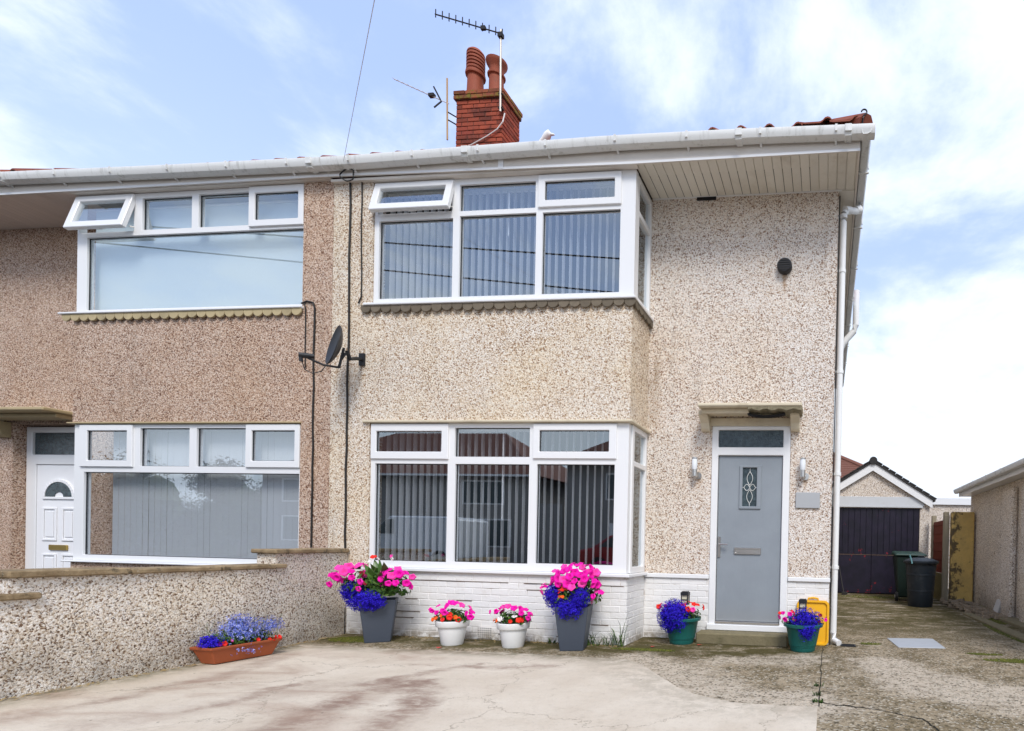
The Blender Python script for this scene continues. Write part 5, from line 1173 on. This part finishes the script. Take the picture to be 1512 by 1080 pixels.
for i, (a, b_) in enumerate(((-.02, 1.138), (1.142, 2.30))):
    d_ = put('door', MB().box(a, b_, gy + .04, gy + .09, .02, 2.16), 'garagedoor', G)
    k = 8
    for j in range(k): put('board', MB().box(a + (b_ - a) * j / k + .004, a + (b_ - a) * (j + 1) / k - .004, gy + .022, gy + .04, 1.0, 2.15), 'garagedoor', d_, bevel=.003)
    put('lower_panel', MB().box(a + .01, b_ - .01, gy + .026, gy + .04, .03, .975), 'garagedoor', d_, bevel=.003); put('rail', MB().box(a + .005, b_ - .005, gy + .018, gy + .04, .978, .996), 'mortar', d_)
FG = thing('flat_garage', 'flat roofed garage with white fascia beyond the fence', 'garage', (3.7, 16, 0))
put('wall', MB().box(2.75, 4.9, 16, 20, 0, 2.5), 'dash_far', FG); put('fascia', MB().box(2.72, 4.95, 15.93, 15.999, 2.50, 2.69), 'upvc', FG, bevel=.004); put('roof', MB().box(2.72, 4.95, 16.0, 20, 2.51, 2.70), 'tiledark', FG)
put('bargeboard', MB().hexa([(2.62, 15.95, 2.16), (2.72, 15.95, 2.16), (2.72, 15.98, 2.16), (2.62, 15.98, 2.16), (2.98, 15.95, 2.52), (3.08, 15.95, 2.52), (3.08, 15.98, 2.52), (2.98, 15.98, 2.52)]), 'upvc', FG)
FH = thing('house', 'distant house with brown tiled roof behind the gabled garage', 'house', (-3, 24, 0))
put('wall', MB().box(-9, 2.6, 22.4, 30, 0, 3.9), 'dash_far', FH); put('gutter', MB().box(-9.2, 2.95, 22.0, 22.12, 3.82, 3.94), 'upvc', FH)
hr = MB(); a0, b0_, ap = (-9.3, 22.05, 3.92), (3.0, 22.05, 3.92), (-.6, 25.8, 6.1)
def fhc(u): return (L3(a0, (-5.6, 25.8, 6.1), u), L3(b0_, ap, u))
fr_ = put('roof', courses_mesh(fhc, 20), 'tilebrown', FH); put('roof_slope', MB().poly([b0_, (3.0, 29.6, 3.92), ap]), 'tilebrown', fr_); put('hip_tiles', MB().tube([b0_, ap], .12, 8), 'tilebrown', fr_); put('ridge_tiles', MB().tube([ap, (-5.6, 25.8, 6.1)], .12, 8), 'tilebrown', fr_)

FN = thing('fence', 'red brown board fence panels between concrete posts beside the bins', 'fence', (2.60, 12.4, 0))
for y in (11.72, 13.0): put('post', MB().box(2.55, 2.66, y - .055, y + .055, -.02, 1.98), 'post', FN, bevel=.012)
put('post', MB().box(2.56, 2.66, 11.62, 11.66, -.02, 1.9), 'post', FN, bevel=.006)
put('gravel_board', MB().box(2.585, 2.63, 11.776, 12.944, .0, .62), 'gravelboard', FN)
bdm = meshof(MB().box(-.012, .012, -.583, .583, -.052, .052), 'board', 'fenceboard', bevel=.003)
for k in range(12): inst('board', bdm, FN, (2.607 - (.006 if k % 2 else 0), 12.36, .68 + k * .098), (0, R(4), 0))
YW = put('yellow_wall', MB().box(2.67, 3.13, 11.42, 11.64, -.02, 1.965), 'yellowwall', bevel=.02); tag(YW, 'short wall end of peeling yellow render next to the fence', 'wall')
# side garage at the right
RG = thing('garage', 'low pebbledash garage along the right edge of the drive', 'garage', (3.2, 9, 0))
put('wall', MB().box(3.17, 3.4, 4.2, 11.9, -.02, 2.34).box(3.4, 6, 11.65, 11.9, -.02, 2.34).box(3.4, 6, 4.2, 4.45, -.02, 2.34), 'dash_grey', RG)
put('pilaster', MB().box(3.06, 3.169, 9.02, 9.52, -.02, 2.22), 'dash_grey', RG, bevel=.03)
put('pilaster', MB().box(3.06, 3.169, 8.15, 8.60, -.02, 2.22), 'dash_grey', RG, bevel=.03)
put('fascia', MB().box(2.93, 2.95, 4.1, 12.0, 2.34, 2.47).box(2.95, 3.40, 4.1, 12.0, 2.345, 2.36), 'upvc', RG)
gr_ = MB()
for yv in (4.1, 12.05):
    for (a, b_) in GPROF: gr_.v.append((2.875 + a * .9, yv, 2.50 + b_ * .9))
for j in range(kk): gr_.f.append((j, (j + 1) % kk, kk + (j + 1) % kk, kk + j))
gr_.f.append(tuple(range(kk))); gr_.f.append(tuple(range(kk, 2 * kk))); gg = put('gutter', gr_, 'gutter', RG, smooth=True)
for yv in (8.9, 9.7, 10.5, 11.3): put('gutter_bracket', MB().box(2.818, 2.824, yv - .015, yv + .015, 2.44, 2.51).box(2.82, 2.93, yv - .015, yv + .015, 2.40, 2.408), 'gutter', gg)
put('roof', MB().hexa([(2.90, 4.1, 2.49), (4.6, 4.1, 3.2), (4.6, 12.05, 3.2), (2.90, 12.05, 2.49), (2.90, 4.1, 2.53), (4.6, 4.1, 3.24), (4.6, 12.05, 3.24), (2.90, 12.05, 2.53)]), 'tiledark', RG)

# bins
D = thing('dustbin', 'round dark blue black dustbin with lid in front of the wheelie bin', 'bin', (1.92, 10.75, 0))
put('body', MB().lathe([(.001, 0), (.235, 0), (.24, .01), (.262, .30), (.268, .305), (.268, .33), (.262, .335), (.285, .62), (.292, .625), (.292, .655), (.286, .66), (.302, .84), (.318, .85), (.318, .88)], 28, (1.92, 10.75, 0), caps=False), 'binblack', D, smooth=True)
ld = put('lid', MB().lathe([(.345, .872), (.35, .885), (.345, .915), (.30, .935), (.22, .965), (.10, .98), (.001, .982)], 28, (1.92, 10.75, 0), caps=False), 'binblack', D, smooth=True)
put('handle', MB().tube([(1.86, 10.75, .975), (1.87, 10.75, 1.01), (1.97, 10.75, 1.01), (1.98, 10.75, .975)], .012, 8), 'binblack', ld, smooth=True)
put('lid_clip', MB().tube([(1.66, 10.52, 1.03), (1.69, 10.49, .92), (1.70, 10.47, .86)], .014, 6), plain('clip_teal', (.1, .25, .28), .5), D)
WB = thing('wheelie_bin', 'dark green wheelie bin behind the round dustbin by the garage door', 'bin', (1.80, 11.9, 0))
put('body', MB().hexa([(1.60, 11.68, .08), (2.10, 11.68, .08), (2.06, 12.15, .08), (1.64, 12.15, .08), (1.53, 11.58, 1.0), (2.17, 11.58, 1.0), (2.17, 12.22, 1.0), (1.53, 12.22, 1.0)]), 'bingreen', WB, bevel=.03)
put('lid', MB().hexa([(1.50, 11.53, 1.0), (2.20, 11.53, 1.0), (2.20, 12.25, 1.02), (1.50, 12.25, 1.02), (1.53, 11.56, 1.05), (2.17, 11.56, 1.05), (2.17, 12.22, 1.10), (1.53, 12.22, 1.10)]), 'binlid', WB, bevel=.02)
for x in (1.58, 2.10): wh = put('wheel', MB().tube([(x - .03, 11.72, .10), (x + .03, 11.72, .10)], .10, 16), 'rubber', WB, smooth=True); put('hub', MB().tube([(x - .035, 11.72, .10), (x + .035, 11.72, .10)], .035, 10), 'slabgrey', wh)
put('handle', MB().tube([(1.6, 12.27, 1.0), (2.1, 12.27, 1.0)], .015, 8), 'bingreen', WB)
GT = thing('garden_tool', 'thin dark handled scraper leaning by the garage door', 'tool', (.45, 12.9, 0))
put('handle', MB().tube([(.34, 13.18, .72), (.46, 12.75, .06)], .014, 8), 'cable', GT); put('head', MB().box(.41, .53, 12.70, 12.76, .012, .07).tube([(.41, 12.73, .05), (.55, 12.73, .05)], .03, 8), 'cable', GT)

# rubble by the yellow wall
rn = random.Random(90)
def rock(s):
    mb = MB(); bm = bmesh.new(); bmesh.ops.create_icosphere(bm, subdivisions=1, radius=1)
    for v in bm.verts: v.co *= rn.uniform(.7, 1.2)
    mb.v = [tuple(v.co) for v in bm.verts]; bm.verts.index_update(); mb.f = [tuple(v.index for v in f.verts) for f in bm.faces]; bm.free(); return meshof(mb, 'rubble_stone', 'rubble')
rks = [rock(1) for _ in range(5)]
rub = MB()
for k in range(230):
    t_ = rn.random(); x = 2.62 + t_ * .30 + rn.gauss(0, .11); y = 11.2 - t_ * 2.0 + rn.gauss(0, .25); s = rn.uniform(.018, .055); zc = rn.uniform(0, .09) * (1 - t_ * .6)
    x = min(x, 3.1); rub.hexa([(x - s, y - s, zc), (x + s * 1.2, y - s * .8, zc), (x + s, y + s, zc + .01), (x - s, y + s * .8, zc), (x - s * .7, y - s * .8, zc + s), (x + s, y - s * .6, zc + s * .8), (x + s * .6, y + s * .7, zc + s), (x - s * .6, y + s * .7, zc + s * 1.1)])
put('rubble', rub, 'rubble', kind='stuff')
LBL = ['broad flat stone on top of the rubble heap by yellow wall', 'dark stone at the back of the rubble heap', 'rounded stone at the left foot of the rubble heap', 'small pale stone in front of the rubble heap', 'brown stone beside the upright slab', 'low flat stone at the near end of the rubble']
for i, (x, y, zz, sx, sy, sz) in enumerate(((2.88, 10.6, .10, .22, .15, .05), (2.78, 11.05, .10, .12, .10, .07), (2.55, 10.75, .04, .10, .09, .05), (2.62, 10.2, .03, .09, .07, .04), (2.88, 10.05, .07, .17, .12, .045), (2.80, 9.75, .03, .14, .10, .035))):
    o = inst('rubble_stone', rks[i % 5], None, (x, y, zz), (rn.uniform(-.3, .3), rn.uniform(-.2, .2), rn.uniform(0, 3)), (sx, sy, sz)); tag(o, LBL[i], 'stone', 'stones in the rubble heap')
o = put('stone_slab', MB().hexa([(2.98, 9.42, .0), (3.05, 9.46, .0), (3.05, 9.72, .0), (2.98, 9.70, .0), (3.07, 9.44, .30), (3.12, 9.46, .30), (3.12, 9.72, .28), (3.07, 9.70, .28)]), 'slabgrey', bevel=.006); tag(o, 'small pale slab propped upright against the pebbledash garage wall', 'slab')

# ================================================================== ACROSS THE STREET (seen mirrored in the panes)
def far_house(label, x0, x1, y0_, y1_, ze, zr, wins):
    h_ = thing('house', label, 'house', ((x0 + x1) / 2, y1_, 0), 'houses across the street')
    put('wall', MB().box(x0, x1, y0_, y1_, -.05, ze), 'housewall', h_)
    xm = (y1_ - y0_) / 2; ym = (y0_ + y1_) / 2; o = .4
    put('roof', MB().poly([(x0 - o, y1_ + o, ze), (x1 + o, y1_ + o, ze), (x1 - xm, ym, zr), (x0 + xm, ym, zr)]).poly([(x1 + o, y1_ + o, ze), (x1 + o, y0_ - o, ze), (x1 - xm, ym, zr)]).poly([(x0 - o, y0_ - o, ze), (x0 - o, y1_ + o, ze), (x0 + xm, ym, zr)]).poly([(x1 + o, y0_ - o, ze), (x0 - o, y0_ - o, ze), (x0 + xm, ym, zr), (x1 - xm, ym, zr)]).poly([(x0 - o, y1_ + o, ze - .01), (x0 - o, y0_ - o, ze - .01), (x1 + o, y0_ - o, ze - .01), (x1 + o, y1_ + o, ze - .01)]), 'tilebrown', h_)
    put('gutter', MB().box(x0 - .45, x1 + .45, y1_ + .40, y1_ + .50, ze - .1, ze), 'upvc', h_)
    for (a, b_, c, d, kind) in wins:
        if kind == 'd': put('door', MB().box(a, b_, y1_, y1_ + .05, c, d), 'upvc', h_)
        else:
            f_ = put('window', MB().panel(a, b_, c, d, [(a + .07, (a + b_) / 2 - .03, c + .07, d - .07), ((a + b_) / 2 + .03, b_ - .07, c + .07, d - .07)], y1_ + .06, y1_ + .001, front), 'upvc', h_); put('pane', MB().box(a + .06, b_ - .06, y1_ + .01, y1_ + .02, c + .06, d - .06), 'frosted', f_)
far_house('brown rendered semi detached pair across the street, mirrored in the lower bay window', -29.2, -14.4, -21, -13, 4.35, 7.3, [(-28, -25.4, 2.9, 4.1, 'w'), (-28, -25.4, .9, 2.2, 'w'), (-24.2, -23.2, 0, 2.1, 'd'), (-20.8, -19.8, 0, 2.1, 'd'), (-18.0, -15.8, 2.9, 4.1, 'w'), (-18.2, -15.4, .8, 2.2, 'w')])
far_house('brown rendered house across the street at the right of the mirrored street', -12.6, -3.0, -21, -13, 5.0, 8.2, [(-10.6, -8.6, 3.2, 4.5, 'w'), (-10.4, -9.5, 0, 2.1, 'd'), (-8, -5.6, .8, 2.2, 'w')])
o = put('garden_fence', MB().box(-14.2, -12.8, -13.1, -13.0, 0, 3.0), 'housewall'); tag(o, 'tall dark gate closing the gap between the mirrored houses', 'fence')
V = thing('parked_van', 'white panel van parked across the street, mirrored in the lower bay window', 'van', (-16.8, -9.2, 0))
prof = [(-19.6, .35), (-14.6, .35), (-14.6, 1.95), (-14.9, 2.05), (-17.6, 2.05), (-18.5, 1.35), (-19.5, 1.15)]
put('body', MB().prism([(x, -10.1, z_) for x, z_ in prof], (0, 1.9, 0)), 'vanwhite', V, bevel=.06)
put('window', MB().prism([(-18.4, -8.19, 1.32), (-17.4, -8.19, 1.32), (-17.4, -8.19, 1.9), (-17.7, -8.19, 1.9)], (0, .01, 0)), 'frosted', V)
for x in (-18.7, -15.4): wv = put('wheel', MB().tube([(x, -8.15, .34), (x, -8.45, .34)], .34, 18), 'rubber', V, smooth=True); put('rim', MB().tube([(x, -8.14, .34), (x, -8.2, .34)], .2, 14), 'chrome', wv)
CR = thing('parked_car', 'red car parked across the street at the right of the mirrored street', 'car', (-7.2, -8, 0))
put('body', MB().prism([(x + 1.3, -8.9, z_) for x, z_ in [(-10.4, .3), (-6.4, .3), (-6.4, .85), (-7.0, .95), (-7.6, 1.42), (-9.2, 1.42), (-9.9, .95), (-10.4, .85)]], (0, 1.65, 0)), 'vanred', CR, bevel=.06)
put('window', MB().prism([(-8.35, -7.24, .98), (-5.95, -7.24, .98), (-6.4, -7.24, 1.36), (-7.8, -7.24, 1.36)], (0, .01, 0)), 'frosted', CR)
for x in (-8.3, -5.9): put('wheel', MB().tube([(x, -7.2, .31), (x, -7.45, .31)], .31, 16), 'rubber', CR, smooth=True)
def tree(x, y, h_, r_, seed, label):
    T = thing('tree', label, 'tree', (x, y, 0), 'trees across the street'); rn = random.Random(seed)
    put('trunk', MB().tube([(x, y, 0), (x + .1, y, h_ * .3), (x, y + .1, h_ * .75)], [.22, .16, .06], 8), 'bark', T)
    mb = MB()
    for k in range(9):
        c = Vector((x, y, h_ * .62)) + Vector((rn.uniform(-1, 1) * r_ * .7, rn.uniform(-1, 1) * r_ * .6, rn.uniform(-.35, .38) * h_ * .8)); q = leafy(1500, blob(c, (r_ * .5, r_ * .5, r_ * .5), False, .8), .085, rn); n0 = len(mb.v); mb.v += q.v; mb.f += [tuple(i + n0 for i in f) for f in q.f]
    for k in range(5): mb.lathe([(.05, -.9), (.6, -.5), (.85, 0), (.6, .55), (.05, .9)], 8, (x + rn.uniform(-.5, .5) * r_, y + rn.uniform(-.3, .3), h_ * (.30 + .11 * k)))
    put('crown', mb, 'crown', T)
tree(-36.8, -13.5, 4.6, 2.9, 1, 'bushy green tree across the street, mirrored at the left of neighbour window'); tree(-31.6, -14, 4.7, 1.9, 2, 'bushy green tree next to the mirrored brown house'); tree(-41.5, -13, 4.4, 2.6, 3, 'bushy green tree at the far left end of the street')

hm = MB(); rn = random.Random(95)
hm.box(-46, -29.6, -16.2, -15.4, 0, 2.5)  # hedge added to block bright sky between the mirrored trunks
q = leafy(9000, lambda r_: (Vector((r_.uniform(-46, -29.6), -15.3 + r_.uniform(-.9, .1) * (1 if r_.random() < .3 else .1), r_.uniform(0, 1) ** .8 * (2.75 + .3 * math.sin(r_.random() * 9)))), Vector((0, 1, .3))), .10, rn); n0 = len(hm.v); hm.v += q.v; hm.f += [tuple(i + n0 for i in f) for f in q.f]
o = put('hedge', hm, 'crown'); tag(o, 'long dark unseen hedge added below the trees to block mirrored bright sky', 'hedge')
